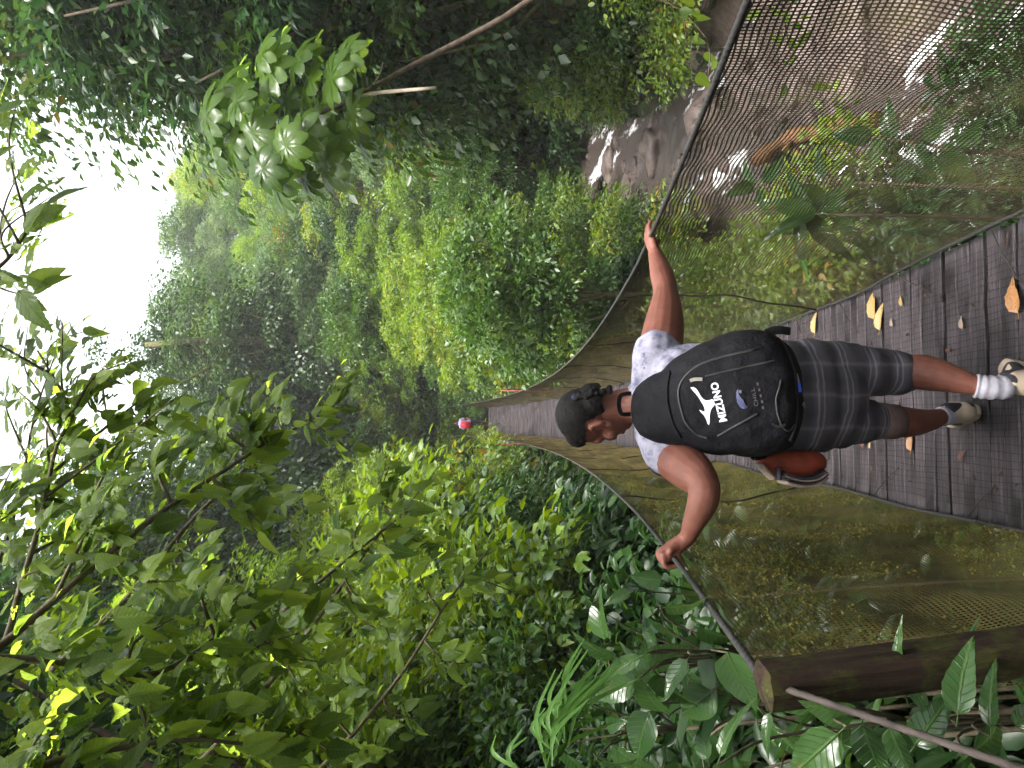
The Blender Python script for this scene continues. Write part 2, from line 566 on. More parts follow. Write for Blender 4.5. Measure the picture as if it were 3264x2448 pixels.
def trunk_mesh(name, h, r, C, seed=1, nl=12, lean=.25, seg=8):
    rr = random.Random(seed)
    mb = MB()
    pts = [np.array([0, 0, -.6])]
    lx, ly = rr.uniform(-lean, lean), rr.uniform(-lean, lean)
    for i in range(1, 8):
        q = i / 7
        pts.append(np.array([lx * h * q * q * .5 + .06 * rr.uniform(-1, 1), ly * h * q * q * .5 + .06 * rr.uniform(-1, 1), h * q]))
    mb.add(*tube(pts, [r * (1.25 - .85 * i / 7) for i in range(8)], seg))
    for c in sorted(list(C), key=lambda p: rr.random())[:nl]:
        k = rr.randint(3, 6)
        s = pts[k]
        e = np.array(c)
        mid = s * .5 + e * .5 + np.array([0, 0, -.1 * np.linalg.norm(e - s)]) + np.array([rr.uniform(-.15, .15) for _ in range(3)])
        q = spline([s, mid, e], 6)
        mb.add(*tube(q, [r * .38 * (1 - .8 * i / 5) for i in range(6)], 5))
    return mb.build(name)

def leaf_obj_mesh(name, nlen=10, nw=3, width=.5, fold=.12, bend=.25, serr=0.0, tip=1.6, base_w=1.0, holes=0, heart=0.0, seed=0):
    """one large leaf, length 1 along +Y, normal +Z, with serrated outline, fold and bend."""
    rr = random.Random(seed)
    V, Fc = [], []
    cols = 2 * nw + 1
    for i in range(nlen + 1):
        q = i / nlen
        w = width * (math.sin(math.pi * min(1, q ** (.62 / base_w) )) ** .8) * (1 - .25 * q ** tip) if 0 < q < 1 else 0.004
        for j in range(cols):
            u = (j - nw) / nw
            ww = w
            if abs(u) == 1 and serr: ww *= 1 + serr * (1 if i % 2 else -1)
            yy = q - heart * (1 - q) ** 4 * (abs(u) ** 1.2)
            x = u * ww * .5
            z = fold * abs(x) * 1.0 - bend * q * q + .012 * math.sin(9 * q + 3 * u) * abs(u) + .012 * rr.uniform(-1, 1)
            V.append((x, yy, z))
    for i in range(nlen):
        for j in range(cols - 1):
            a = i * cols + j
            Fc.append((a, a + 1, a + cols + 1, a + cols))
    if holes:
        hs = [(rr.uniform(.15, .85), rr.uniform(-.8, .8), rr.uniform(.04, .10)) for _ in range(holes)]
        keep = []
        for fc in Fc:
            cx = sum(V[i][0] for i in fc) / 4; cyy = sum(V[i][1] for i in fc) / 4
            if all((cyy - h[0]) ** 2 + (cx - h[1] * width * .4) ** 2 > h[2] ** 2 for h in hs): keep.append(fc)
        Fc = keep
    # petiole
    V2, F2 = tube([(0, -.16, .02), (0, -.05, .0), (0, .05, -.002)], [.010, .011, .008], 5)
    b = len(V); V += [tuple(p) for p in V2]; Fc += [tuple(i + b for i in fc) for fc in F2]
    return pmesh(name, V, Fc, True)

def big_leaf_mat(name, dark, light, rough=.3, transl=.4, spec=.5, vein_col=(.16, .24, .07), vscale=9.0, spots=True, vein_amt=.3):
    """large leaf seen close: midrib and side veins from the leaf's own coordinates, some insect wear."""
    m, nt, out = mat_new(name)
    tc = N(nt, 'ShaderNodeTexCoord')
    sx = N(nt, 'ShaderNodeSeparateXYZ'); nt.links.new(tc.outputs['Object'], sx.inputs[0])
    ab = N(nt, 'ShaderNodeMath', operation='ABSOLUTE'); nt.links.new(sx.outputs[0], ab.inputs[0])
    # side veins: frac((y - 0.7|x|) * scale)
    ma = N(nt, 'ShaderNodeMath', operation='MULTIPLY_ADD'); nt.links.new(ab.outputs[0], ma.inputs[0]); ma.inputs[1].default_value = -0.8
    nt.links.new(sx.outputs[1], ma.inputs[2])
    mu = N(nt, 'ShaderNodeMath', operation='MULTIPLY'); nt.links.new(ma.outputs[0], mu.inputs[0]); mu.inputs[1].default_value = vscale
    pp = N(nt, 'ShaderNodeMath', operation='PINGPONG'); nt.links.new(mu.outputs[0], pp.inputs[0]); pp.inputs[1].default_value = .5
    v1 = ramp(nt, pp.outputs[0], [(0.0, (1, 1, 1)), (0.10, (0, 0, 0))])
    v2 = ramp(nt, ab.outputs[0], [(0.006, (1, 1, 1)), (0.022, (0, 0, 0))])
    vm = N(nt, 'ShaderNodeMath', operation='MAXIMUM'); nt.links.new(v1, vm.inputs[0]); nt.links.new(v2, vm.inputs[1])
    vs = N(nt, 'ShaderNodeMath', operation='MULTIPLY'); nt.links.new(vm.outputs[0], vs.inputs[0]); vs.inputs[1].default_value = vein_amt
    oi = N(nt, 'ShaderNodeObjectInfo')
    nzf = noise_tex(nt, 5, 4, .6, tc.outputs['Object'])
    sm = N(nt, 'ShaderNodeMath', operation='MULTIPLY_ADD'); nt.links.new(oi.outputs['Random'], sm.inputs[0]); sm.inputs[1].default_value = .75
    nh = N(nt, 'ShaderNodeMath', operation='MULTIPLY'); nt.links.new(nzf, nh.inputs[0]); nh.inputs[1].default_value = .35
    nt.links.new(nh.outputs[0], sm.inputs[2])
    mid = tuple((a + b) / 2 for a, b in zip(dark, light))
    col = ramp(nt, sm.outputs[0], [(0.05, dark), (0.5, mid), (0.92, light), (1.0, (light[0] * 1.6, light[1] * 1.1, light[2]))])
    mx = N(nt, 'ShaderNodeMix', data_type='RGBA'); nt.links.new(vs.outputs[0], mx.inputs[0]); nt.links.new(col, mx.inputs[6]); mx.inputs[7].default_value = (*vein_col, 1)
    last = mx.outputs[2]
    if spots:
        off = N(nt, 'ShaderNodeVectorMath', operation='ADD'); nt.links.new(tc.outputs['Object'], off.inputs[0])
        nt.links.new(oi.outputs['Random'], off.inputs[1])
        sp = noise_tex(nt, 4.0, 5, .6, off.outputs[0])
        mk = ramp(nt, sp, [(0.66, (0, 0, 0)), (0.72, (1, 1, 1))])
        m2 = N(nt, 'ShaderNodeMix', data_type='RGBA'); nt.links.new(mk, m2.inputs[0]); nt.links.new(last, m2.inputs[6]); m2.inputs[7].default_value = (.16, .085, .025, 1)
        last = m2.outputs[2]
    b = pbsdf(nt, None, last, rough, spec, vm.outputs[0], .5, .02)
    tr = N(nt, 'ShaderNodeBsdfTranslucent')
    hs = N(nt, 'ShaderNodeHueSaturation'); hs.inputs['Hue'].default_value = 0.475; hs.inputs['Value'].default_value = 3.6
    nt.links.new(last, hs.inputs['Color']); nt.links.new(hs.outputs[0], tr.inputs[0])
    ms = N(nt, 'ShaderNodeMixShader'); ms.inputs[0].default_value = transl
    nt.links.new(b.outputs[0], ms.inputs[1]); nt.links.new(tr.outputs[0], ms.inputs[2]); nt.links.new(ms.outputs[0], out.inputs[0])
    return m

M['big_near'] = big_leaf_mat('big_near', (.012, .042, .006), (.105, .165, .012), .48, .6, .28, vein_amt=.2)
M['big_painted_shade'] = big_leaf_mat('big_painted_shade', (.011, .038, .009), (.036, .085, .019), .28, .3, .4, vein_amt=.2)  # leaf green darkened to stand in for shade by the post
M['big_pale'] = big_leaf_mat('big_pale', (.07, .13, .06), (.16, .24, .12), .25, .3, .6)
M['big_palmate'] = big_leaf_mat('big_palmate', (.026, .062, .006), (.060, .115, .009), .24, .55, .34, vein_amt=.2, vein_col=(.14, .2, .06), vscale=14, spots=False)

def leaf_matrix(pos, axis, nrm, L):
    ax = Vector(axis).normalized()
    sd = ax.cross(Vector(nrm)).normalized()
    up = sd.cross(ax)
    mt = Matrix.Identity(4)
    for i in range(3):
        mt[i][0] = sd[i] * L; mt[i][1] = ax[i] * L; mt[i][2] = up[i] * L; mt[i][3] = pos[i]
    return mt
#MARK_TREES
# ------------------------------------------------------------------ suspension bridge
bridge = empty('suspension_bridge', (0, 0, 0))
tag(bridge, 'narrow wooden suspension footbridge with mossy netting sides crossing the ravine', 'bridge')

def part(name, me, mat, parent=None):
    return link(name, me, mat, parent or bridge)

# --- wet weathered planks
m, nt, out = mat_new('plank_wood')
tc = N(nt, 'ShaderNodeTexCoord'); oi = N(nt, 'ShaderNodeObjectInfo')
of = N(nt, 'ShaderNodeVectorMath', operation='MULTIPLY_ADD')
nt.links.new(oi.outputs['Location'], of.inputs[0]); of.inputs[1].default_value = (3.1, 7.7, 5.3); nt.links.new(tc.outputs['Object'], of.inputs[2])
g1 = noise_tex(nt, 9, 6, .65, of.outputs[0], stretch=(.35, 6, 6))
g2 = noise_tex(nt, 5, 5, .6, of.outputs[0])
cw = ramp(nt, g1, [(0.28, (.016, .013, .0145)), (0.5, (.042, .035, .039)), (0.75, (.080, .069, .077))])
st = ramp(nt, g2, [(0.36, (.22, .19, .18)), (0.46, (.85, .85, .85)), (0.62, (1.15, 1.15, 1.18))])
mx = N(nt, 'ShaderNodeMix', data_type='RGBA', blend_type='MULTIPLY'); mx.inputs[0].default_value = .8
nt.links.new(cw, mx.inputs[6]); nt.links.new(st, mx.inputs[7])
rn = ramp(nt, oi.outputs['Random'], [(0, (.72, .72, .72)), (1, (1.2, 1.18, 1.15))])
mx2 = N(nt, 'ShaderNodeMix', data_type='RGBA', blend_type='MULTIPLY'); mx2.inputs[0].default_value = 1
nt.links.new(mx.outputs[2], mx2.inputs[6]); nt.links.new(rn, mx2.inputs[7])
rg = ramp(nt, g2, [(0.3, (.38, .38, .38)), (0.65, (.7, .7, .7))])
pbsdf(nt, out, mx2.outputs[2], rg, .20, g1, .8, .008)
M['plank'] = m

def plank_mesh(name, seed):
    rr = random.Random(seed)
    V, Fc = [], []
    n = 9
    w, h = .105, .028
    for i in range(n):
        q = i / (n - 1)
        x = (q - .5) * 1.14
        dw0 = .003 * rr.uniform(-1, 1); dw1 = .003 * rr.uniform(-1, 1); dz = .003 * rr.uniform(-1, 1)
        V += [(x, -w / 2 + dw0, -h), (x, w / 2 + dw1, -h), (x, w / 2 + dw1, -.006 + dz), (x, w / 2 - .006 + dw1, dz), (x, -w / 2 + .006 + dw0, dz), (x, -w / 2 + dw0, -.006 + dz)]
    for i in range(n - 1):
        for k in range(6):
            Fc.append((i * 6 + k, i * 6 + (k + 1) % 6, (i + 1) * 6 + (k + 1) % 6, (i + 1) * 6 + k))
    Fc += [(5, 4, 3, 2, 1, 0), tuple((n - 1) * 6 + k for k in range(6))]
    return pmesh(name, V, Fc)
plank_meshes = [plank_mesh('plank', 20 + i) for i in range(5)]
PL = .1135
y = 0.05
i = 0
rr = random.Random(4)
while y < 14:
    o = part('plank', plank_meshes[i % 5], M['plank'])
    sl = -0.163 + 2 * .00458 * y
    o.location = (rr.uniform(-.012, .012), y, deck_z(y) + rr.uniform(-.004, .003))
    o.rotation_euler = (math.atan(sl), rr.uniform(-.006, .006), rr.uniform(-.008, .008))
    if rr.random() < .5: o.scale = (-1, -1, 1)
    y += PL + (0.016 if rr.random() < .10 else rr.uniform(-.001, .004))
    i += 1
mb = MB()
while y < 36.4:
    sl = math.atan(-0.163 + 2 * .00458 * y)
    c, s = math.cos(sl), math.sin(sl)
    Rm = np.array([[1, 0, 0], [0, c, -s], [0, s, c]])
    mb.add(*box((rr.uniform(-.012, .012), y, deck_z(y) - .014 + rr.uniform(-.004, .004)), (1.13, .106, .028), Rm))
    y += PL
fd = part('far_decking', mb.build('far_decking', False), M['plank']); fd['kind'] = 'stuff'
# stringers under the boards
for sx_ in (-.42, .42):
    part('stringer', MB().add(*tube([(sx_, yy, deck_z(yy) - .05) for yy in np.linspace(0, 36.3, 60)], .022, 8)).build('stringer'), M['bark'])

# --- cables
M['cable'] = simple('cable', (.025, .024, .023), .6, .35, .4, 60, .3)
M['cable_old'] = simple('cable_old', (.040, .032, .027), .8, .3, .5, 25, .4)
def rail_pt(sd, y): return np.array([sd * RAIL_X, y, deck_z(y) + float(rail_h(y))])
def low_pt(sd, y): return np.array([sd * (DECK_X + .012 * math.sin(y * 2.3 + sd)), y, deck_z(y) + .055 + .022 * math.sin(y * 1.7 + 2 * sd) + .008 * math.sin(y * 5.3)])
for sd in (-1, 1):
    ys = np.arange(1.45 if sd < 0 else .80, 7.0, .008)
    part('handrail_cable', MB().add(*tube([rail_pt(sd, q) for q in ys], .0075, 12, ref=(0, 0, 1), twist=[q * 70 for q in ys], lobes=3, lobe_amp=.16)).build('handrail_cable'), M['cable'])
    ys = np.linspace(6.995, 36.6, 70)
    part('handrail_cable', MB().add(*tube([rail_pt(sd, q) for q in ys], .010, 8)).build('handrail_cable'), M['cable_old'])
    ys = np.linspace(.6, 36.4, 110)
    part('deck_cable', MB().add(*tube([low_pt(sd, q) for q in ys], .009, 8)).build('deck_cable'), M['cable'])
    # back stay running down behind the post
    a = rail_pt(sd, 1.42 if sd < 0 else .80); b = np.array([sd * .60, -1.6, -.12])
    ys = np.linspace(0, 1, 260)
    part('back_stay', MB().add(*tube([a + (b - a) * q + np.array([0, 0, -.10 * math.sin(math.pi * q)]) for q in ys], .0056, 12, ref=(1, 0, 0), twist=[q * 210 for q in ys], lobes=3, lobe_amp=.16)).build('back_stay'), M['cable_old'])

# --- end posts, weathered timber
m, nt, out = mat_new('post_wood')
tc = N(nt, 'ShaderNodeTexCoord')
g1 = noise_tex(nt, 10, 6, .65, tc.outputs['Object'], stretch=(5, 5, .5))
g2 = noise_tex(nt, 16, 5, .7, tc.outputs['Object'])
cw = ramp(nt, g1, [(0.3, (.012, .008, .006)), (0.55, (.030, .018, .013)), (0.8, (.075, .038, .022))])
mk = ramp(nt, g2, [(0.47, (0, 0, 0)), (0.62, (1, 1, 1))])
mx = N(nt, 'ShaderNodeMix', data_type='RGBA'); nt.links.new(mk, mx.inputs[0]); nt.links.new(cw, mx.inputs[6]); mx.inputs[7].default_value = (.045, .046, .012, 1)
pbsdf(nt, out, mx.outputs[2], .85, .15, g1, 1.0, .016)
M['post'] = m
def post_mesh():
    V, Fc = [], []
    n = 26
    w, d = .034, .038
    sec = []
    for k in range(20):
        th = 2 * math.pi * k / 20
        c, s = math.cos(th), math.sin(th)
        e = .38
        sec.append((w * math.copysign(abs(c) ** e, c), d * math.copysign(abs(s) ** e, s)))
    for i in range(n):
        z = -1.9 + 1.9 * i / (n - 1)
        for (x, yv) in sec:
            k = 1 + .05 * nz(x * 30, yv * 30, z * 4) + .04 * nz(x * 9 + 5, yv * 9, z * 9)
            V.append((x * k, yv * k, z + (.006 * nz(x * 40, yv * 40) if i == n - 1 else 0)))
    for i in range(n - 1):
        for k in range(20):
            Fc.append((i * 20 + k, i * 20 + (k + 1) % 20, (i + 1) * 20 + (k + 1) % 20, (i + 1) * 20 + k))
    V.append((0, 0, .008)); t = len(V) - 1
    for k in range(20): Fc.append(((n - 1) * 20 + k, (n - 1) * 20 + (k + 1) % 20, t))
    return pmesh('post', V, Fc, False)
pm = post_mesh()
for sd in (-1, 1):
    o = part('post', pm, M['post'])
    py = 1.41 if sd < 0 else .79
    q = rail_pt(sd, py + .01)
    o.location = (q[0] + sd * .005, py, q[2] + .004)
    o.rotation_euler = (R(3), R(5.0 * sd), R(14 * sd))
# --- thin red rods half way, standing above the rail
M['red'] = simple('red_rod', (.16, .030, .018), .6, .4, .3, 12, .2)
for sd in (-1, 1):
    a = rail_pt(sd, 20.0)
    part('red_rod', MB().add(*tube([(a[0] * 1.04, 20.0, deck_z(20) - .3), (a[0] * 1.05, 20.0, a[2] + .42)], .015, 8)).build('red_rod'), M['red'])

# --- side netting: real strands near, a woven sheet where the cells are too small to see
def net_pt(sd, y, t):
    """arrays y,t -> xyz"""
    y = np.asarray(y, float); t = np.asarray(t, float)
    zt = deck_z(y) + rail_h(y); zb = deck_z(y) + .055 + .022 * np.sin(y * 1.7 + 2 * sd) + .008 * np.sin(y * 5.3)
    z = zt + (zb - zt) * t - .02 * np.sin(y * 2.02 + sd) * np.sin(np.pi * t)
    x = RAIL_X + (DECK_X + .012 * np.sin(y * 2.3 + sd) - RAIL_X) * t + .055 * np.sin(np.pi * t) + .018 * np.sin(np.pi * t) * np.sin(y * 5.1 + 3 * t + sd) \
        + .010 * np.sin(np.pi * t) * np.sin(t * 17 + 2 * np.sin(y * 3.3))
    return np.stack([sd * x, y, z], -1)

m, nt, out = mat_new('net_strand')
tc = N(nt, 'ShaderNodeTexCoord')
g1 = noise_tex(nt, 5, 5, .6, tc.outputs['Object'])
g2 = noise_tex(nt, 60, 3, .6, tc.outputs['Object'])
c1 = ramp(nt, g1, [(0.35, (.050, .039, .027)), (0.52, (.092, .074, .046)), (0.66, (.14, .125, .045))])
pbsdf(nt, out, c1, .7, .35, g2, .5, .003)
M['net_dark'] = m
m, nt, out = mat_new('net_strand_mossy')
tc = N(nt, 'ShaderNodeTexCoord')
g1 = noise_tex(nt, 4, 5, .65, tc.outputs['Object'])
g2 = noise_tex(nt, 70, 3, .6, tc.outputs['Object'])
c1 = ramp(nt, g1, [(0.3, (.060, .048, .018)), (0.5, (.13, .108, .032)), (0.68, (.22, .18, .05))])
pbsdf(nt, out, c1, .75, .3, g2, .6, .003)
M['net_moss'] = m

def net_strands(sd, y0, y1, cell, rows, wid):
    ys = np.arange(y0, y1, cell)
    ts = np.linspace(0, 1, rows)
    YY, TT = np.meshgrid(ys, ts, indexing='ij')
    sk = .004 * np.sin(TT * 23 + YY * 7) + .004 * np.sin(TT * 9 - YY * 3.1)
    n, k = YY.shape
    V, Fc, b = [], [], 0
    # strands running down
    for d in (-wid / 2, wid / 2): V.append(net_pt(sd, YY + sk + d, TT).reshape(-1, 3))
    ia = np.arange(n * k).reshape(n, k)
    Fc.append(np.stack([ia[:, :-1], ia[:, :-1] + n * k, ia[:, 1:] + n * k, ia[:, 1:]], -1).reshape(-1, 4))
    b = 2 * n * k
    # strands running along
    dt = wid / 1.3 / 2
    tk = .0035 * np.sin(YY * 19 + TT * 11)
    for d in (-dt, dt): V.append(net_pt(sd, YY, np.clip(TT + tk + d, 0, 1)).reshape(-1, 3) + np.array([sd * .0012, 0, 0]))
    Fc.append((np.stack([ia[:-1, :], ia[:-1, :] + n * k, ia[1:, :] + n * k, ia[1:, :]], -1) + b).reshape(-1, 4))
    return np_mesh('net', np.concatenate(V), np.concatenate(Fc))
NET_END = 7.6
o = part('net', net_strands(1, .95, NET_END, .0135, 92, .0054), M['net_dark']); o['label'] = 'dark brown fine mesh netting on the creek side'
o = part('net', net_strands(-1, 1.5, NET_END, .0135, 92, .0048), M['net_moss']); o['label'] = 'olive mossy mesh netting on the hillside side'

def sheet_mat(name, cov, c0, c1, c2):
    m, nt, out = mat_new(name)
    tc = N(nt, 'ShaderNodeTexCoord')
    g1 = noise_tex(nt, 3, 5, .65, tc.outputs['Object'], stretch=(1, .35, 2.4))
    g2 = noise_tex(nt, 55, 3, .7, tc.outputs['Object'])
    col = ramp(nt, g1, [(0.3, c0), (0.5, c1), (0.7, c2)])
    b = pbsdf(nt, None, col, .75, .3, g2, .5, .004)
    tr = N(nt, 'ShaderNodeBsdfTransparent')
    ms = N(nt, 'ShaderNodeMixShader')
    nt.links.new(ramp(nt, g2, [(cov - .09, (1, 1, 1)), (cov + .09, (0, 0, 0))]), ms.inputs[0])
    nt.links.new(tr.outputs[0], ms.inputs[1]); nt.links.new(b.outputs[0], ms.inputs[2])
    nt.links.new(ms.outputs[0], out.inputs[0])
    return m
M['sheet_r'] = sheet_mat('net_woven_dark', .64, (.040, .031, .015), (.090, .070, .033), (.16, .125, .05))
M['sheet_l'] = sheet_mat('net_woven_mossy', .68, (.070, .052, .016), (.18, .14, .042), (.33, .245, .085))
for sd in (-1, 1):
    ys = np.linspace(NET_END - .01, 36.4, 190); ts = np.linspace(0, 1, 20)
    YY, TT = np.meshgrid(ys, ts, indexing='ij')
    ia = np.arange(YY.size).reshape(YY.shape)
    Fc = np.stack([ia[:-1, :-1], ia[:-1, 1:], ia[1:, 1:], ia[1:, :-1]], -1).reshape(-1, 4)
    part('net', np_mesh('net', net_pt(sd, YY, TT).reshape(-1, 3), Fc, smooth=True), M['sheet_l'] if sd < 0 else M['sheet_r'])

# moss caught in the mesh
def moss(sd, n, y0, y1, seed, tlo, thi, size, pw):
    r2 = np.random.default_rng(seed)
    yy = y0 + (y1 - y0) * r2.random(n) ** pw; tt = tlo + (thi - tlo) * r2.random(n)
    kk = np.array([mnoise.noise(Vector((a * 1.6, b * 4, 9.0 * sd))) for a, b in zip(yy, tt)])
    keep = kk + .25 * r2.random(n) > .08
    yy, tt = yy[keep], tt[keep]
    P = net_pt(sd, yy, tt) + r2.normal(size=(len(yy), 3)) * np.array([.004, .006, .006])
    ax = unit(r2.normal(size=P.shape)); nr = unit(np.array([-sd * 1.0, -.6, .7])[None] + r2.normal(size=P.shape) * .5)
    L = size * (.5 + r2.random(len(P)))
    v, f, t = leaf_batch(P, ax, nr, L, L * .7, 'kite', r2.random(len(P)))
    return np_mesh('moss', v, f, t)
M['moss'] = leaf_mat('moss', (.040, .048, .008), (.095, .092, .016), (.18, .155, .03), rough=.8, transl=.2, spec=.2)
o = part('moss', moss(-1, 52000, 1.6, 9.0, 3, .08, 1.0, .0085, 1.0), M['moss']); o['kind'] = 'stuff'
o = part('moss', moss(1, 12000, 3.6, 12.0, 4, .1, 1.0, .009, 1.0), M['moss']); o['kind'] = 'stuff'

# hanger cords down the netting, and ties from the low cable to the boards
M['cord'] = simple('cord', (.03, .026, .022), .8, .2, .3, 40, .3)
for sd in (-1, 1):
    for y in (5.05, 8.1, 11.3, 14.4, 17.5, 23, 26, 29):
        pts = [A(net_pt(sd, y + .10 * t + .03 * math.sin(7 * t), t)) + np.array([-sd * .006, 0, 0]) for t in np.linspace(0, 1, 14)]
        part('hanger_cord', MB().add(*tube(pts, .0055, 6)).build('hanger_cord'), M['cord'])
    rr = random.Random(30 + sd)
    y = 1.9
    while y < 7:
        a = low_pt(sd, y)
        b = np.array([sd * (DECK_X - rr.uniform(.10, .26)), y - rr.uniform(.05, .3), 0]); b[2] = deck_z(b[1]) + .005
        part('tie_cord', MB().add(*tube([a, a * .5 + b * .5 + np.array([0, 0, .01]), b], .0025, 5)).build('tie_cord'), M['cord'])
        y += rr.uniform(.8, 1.5)

# wire mesh stapled over the boards
M['wire'] = simple('wire', (.012, .010, .011), .8, .1, .3, 40, .1)
V, Fc, b = [], [], 0
for x in np.arange(-.5, .51, .028):
    ys = np.arange(1.4, 7.4, .1)
    for q in range(len(ys) - 1):
        x0 = x + .004 * math.sin(ys[q] * 9 + x * 30); x1 = x + .004 * math.sin(ys[q + 1] * 9 + x * 30)
        z0, z1 = deck_z(ys[q]) + .0065, deck_z(ys[q + 1]) + .0065
        V += [(x0 - .0009, ys[q], z0), (x0 + .0009, ys[q], z0), (x1 + .0009, ys[q + 1], z1), (x1 - .0009, ys[q + 1], z1)]
        Fc.append((b, b + 1, b + 2, b + 3)); b += 4
for y in np.arange(1.4, 7.3, .028):
    for q in range(10):
        x0, x1 = -.5 + .1 * q, -.4 + .1 * q
        y0 = y + .005 * math.sin(x0 * 11 + y * 5); y1 = y + .005 * math.sin(x1 * 11 + y * 5)
        V += [(x0, y0 - .0009, deck_z(y0) + .0072), (x1, y1 - .0009, deck_z(y1) + .0072), (x1, y1 + .0009, deck_z(y1) + .0072), (x0, y0 + .0009, deck_z(y0) + .0072)]
        Fc.append((b, b + 1, b + 2, b + 3)); b += 4
part('deck_wire_mesh', np_mesh('deck_wire_mesh', np.array(V), np.array(Fc)), M['wire'])

# small rotting bits trodden into the boards
r2 = np.random.default_rng(8)
n_ = 420
yy = 1.6 + 7.5 * r2.random(n_); xx = np.where(r2.random(n_) < .5, r2.uniform(-.5, .5, n_), np.sign(r2.random(n_) - .5) * r2.uniform(.34, .52, n_))
P_ = np.stack([xx, yy, deck_z(yy) + .009], -1)
ax_ = unit(r2.normal(size=(n_, 3)) * np.array([1, 1, .1])); nr_ = unit(np.array([0, 0, 1.0])[None] + r2.normal(size=(n_, 3)) * .25)
L_ = .008 + .035 * r2.random(n_) ** 3
v, f, t = leaf_batch(P_, ax_, nr_, L_, L_ * .45, 'kite', r2.random(n_))
M['litter'] = leaf_mat('litter', (.012, .008, .006), (.035, .020, .013), (.09, .05, .03), rough=.8, transl=.05, spec=.15)
o = part('leaf_litter', np_mesh('leaf_litter', v, f, t), M['litter']); o['kind'] = 'stuff'
# ------------------------------------------------------------------ forest
SP = {}
def species(key, desc, leafm, barkm, crown_kw, trunk_h, trunk_r, nl=12):
    me, C = crown_mesh('crown', **crown_kw)
    tm = trunk_mesh('trunk', trunk_h, trunk_r, C, crown_kw.get('seed', 1), nl)
    me.materials.append(M[leafm]); tm.materials.append(M[barkm])
    SP[key] = (desc, me, tm)
species('round', 'round-crowned green tree', 'leaf_mid', 'bark_moss', dict(rx=2.5, rz=2.4, zc0=4.8, nclump=75, per=170, clump_r=.72, leaf=.165, ratio=.55, seed=11), 4.2, .16)
species('light', 'pale yellow-green feathery tree', 'leaf_light', 'bark_moss', dict(rx=2.1, rz=2.6, zc0=4.6, nclump=75, per=130, clump_r=.62, leaf=.15, ratio=.5, droop=.7, seed=12), 4.4, .12)
species('dark', 'dark glossy-leaved tree', 'leaf_dark', 'bark', dict(rx=2.3, rz=2.8, zc0=5.0, nclump=66, per=160, clump_r=.78, leaf=.18, ratio=.45, droop=.5, seed=13), 4.8, .17)
species('vine', 'tall tree hung with leafy vines', 'leaf_vine', 'bark_moss', dict(rx=1.9, rz=4.6, zc0=5.2, nclump=110, per=190, clump_r=.7, leaf=.125, ratio=.6, droop=.9, hang=.35, seed=14), 8.0, .18)
species('grey', 'misty grey-green tree', 'leaf_grey', 'bark_moss', dict(rx=2.6, rz=2.2, zc0=5.0, nclump=66, per=120, clump_r=.8, leaf=.20, ratio=.5, seed=15), 4.6, .14)
species('yellow', 'small bright yellow-green tree', 'leaf_yellow', 'bark_moss', dict(rx=1.6, rz=1.7, zc0=3.4, nclump=50, per=120, clump_r=.55, leaf=.14, ratio=.5, droop=.6, seed=16), 3.0, .08)
# bank shrubs, leaves large enough to show their outline
species('lance', 'shrub of drooping dark lance-shaped leaves', 'leaf_bank', 'twig', dict(rx=.75, rz=.85, zc0=.95, nclump=46, per=20, clump_r=.34, leaf=.17, ratio=.32, kind='oval', droop=.75, shape='dome', seed=21), 1.1, .03)
species('broad', 'shrub of broad glossy green leaves', 'leaf_bank', 'twig', dict(rx=.8, rz=.8, zc0=.95, nclump=40, per=17, clump_r=.36, leaf=.16, ratio=.6, kind='oval', droop=.5, shape='dome', seed=22), 1.0, .03)
species('bright', 'shrub of small bright yellow-green leaves', 'leaf_yellow', 'twig', dict(rx=.85, rz=.95, zc0=1.1, nclump=52, per=30, clump_r=.34, leaf=.105, ratio=.52, kind='oval', droop=.45, shape='dome', seed=23), 1.2, .03)
species('fine', 'dense shrub of small mid green leaves', 'leaf_mid', 'twig', dict(rx=.85, rz=.9, zc0=1.0, nclump=56, per=36, clump_r=.34, leaf=.10, ratio=.5, kind='oval', droop=.5, shape='dome', seed=24), 1.1, .03)
species('pale', 'low shrub of pale variegated leaves', 'leaf_grey', 'twig', dict(rx=.6, rz=.6, zc0=.8, nclump=34, per=17, clump_r=.30, leaf=.15, ratio=.45, kind='oval', droop=.4, shape='dome', seed=25), .9, .025)

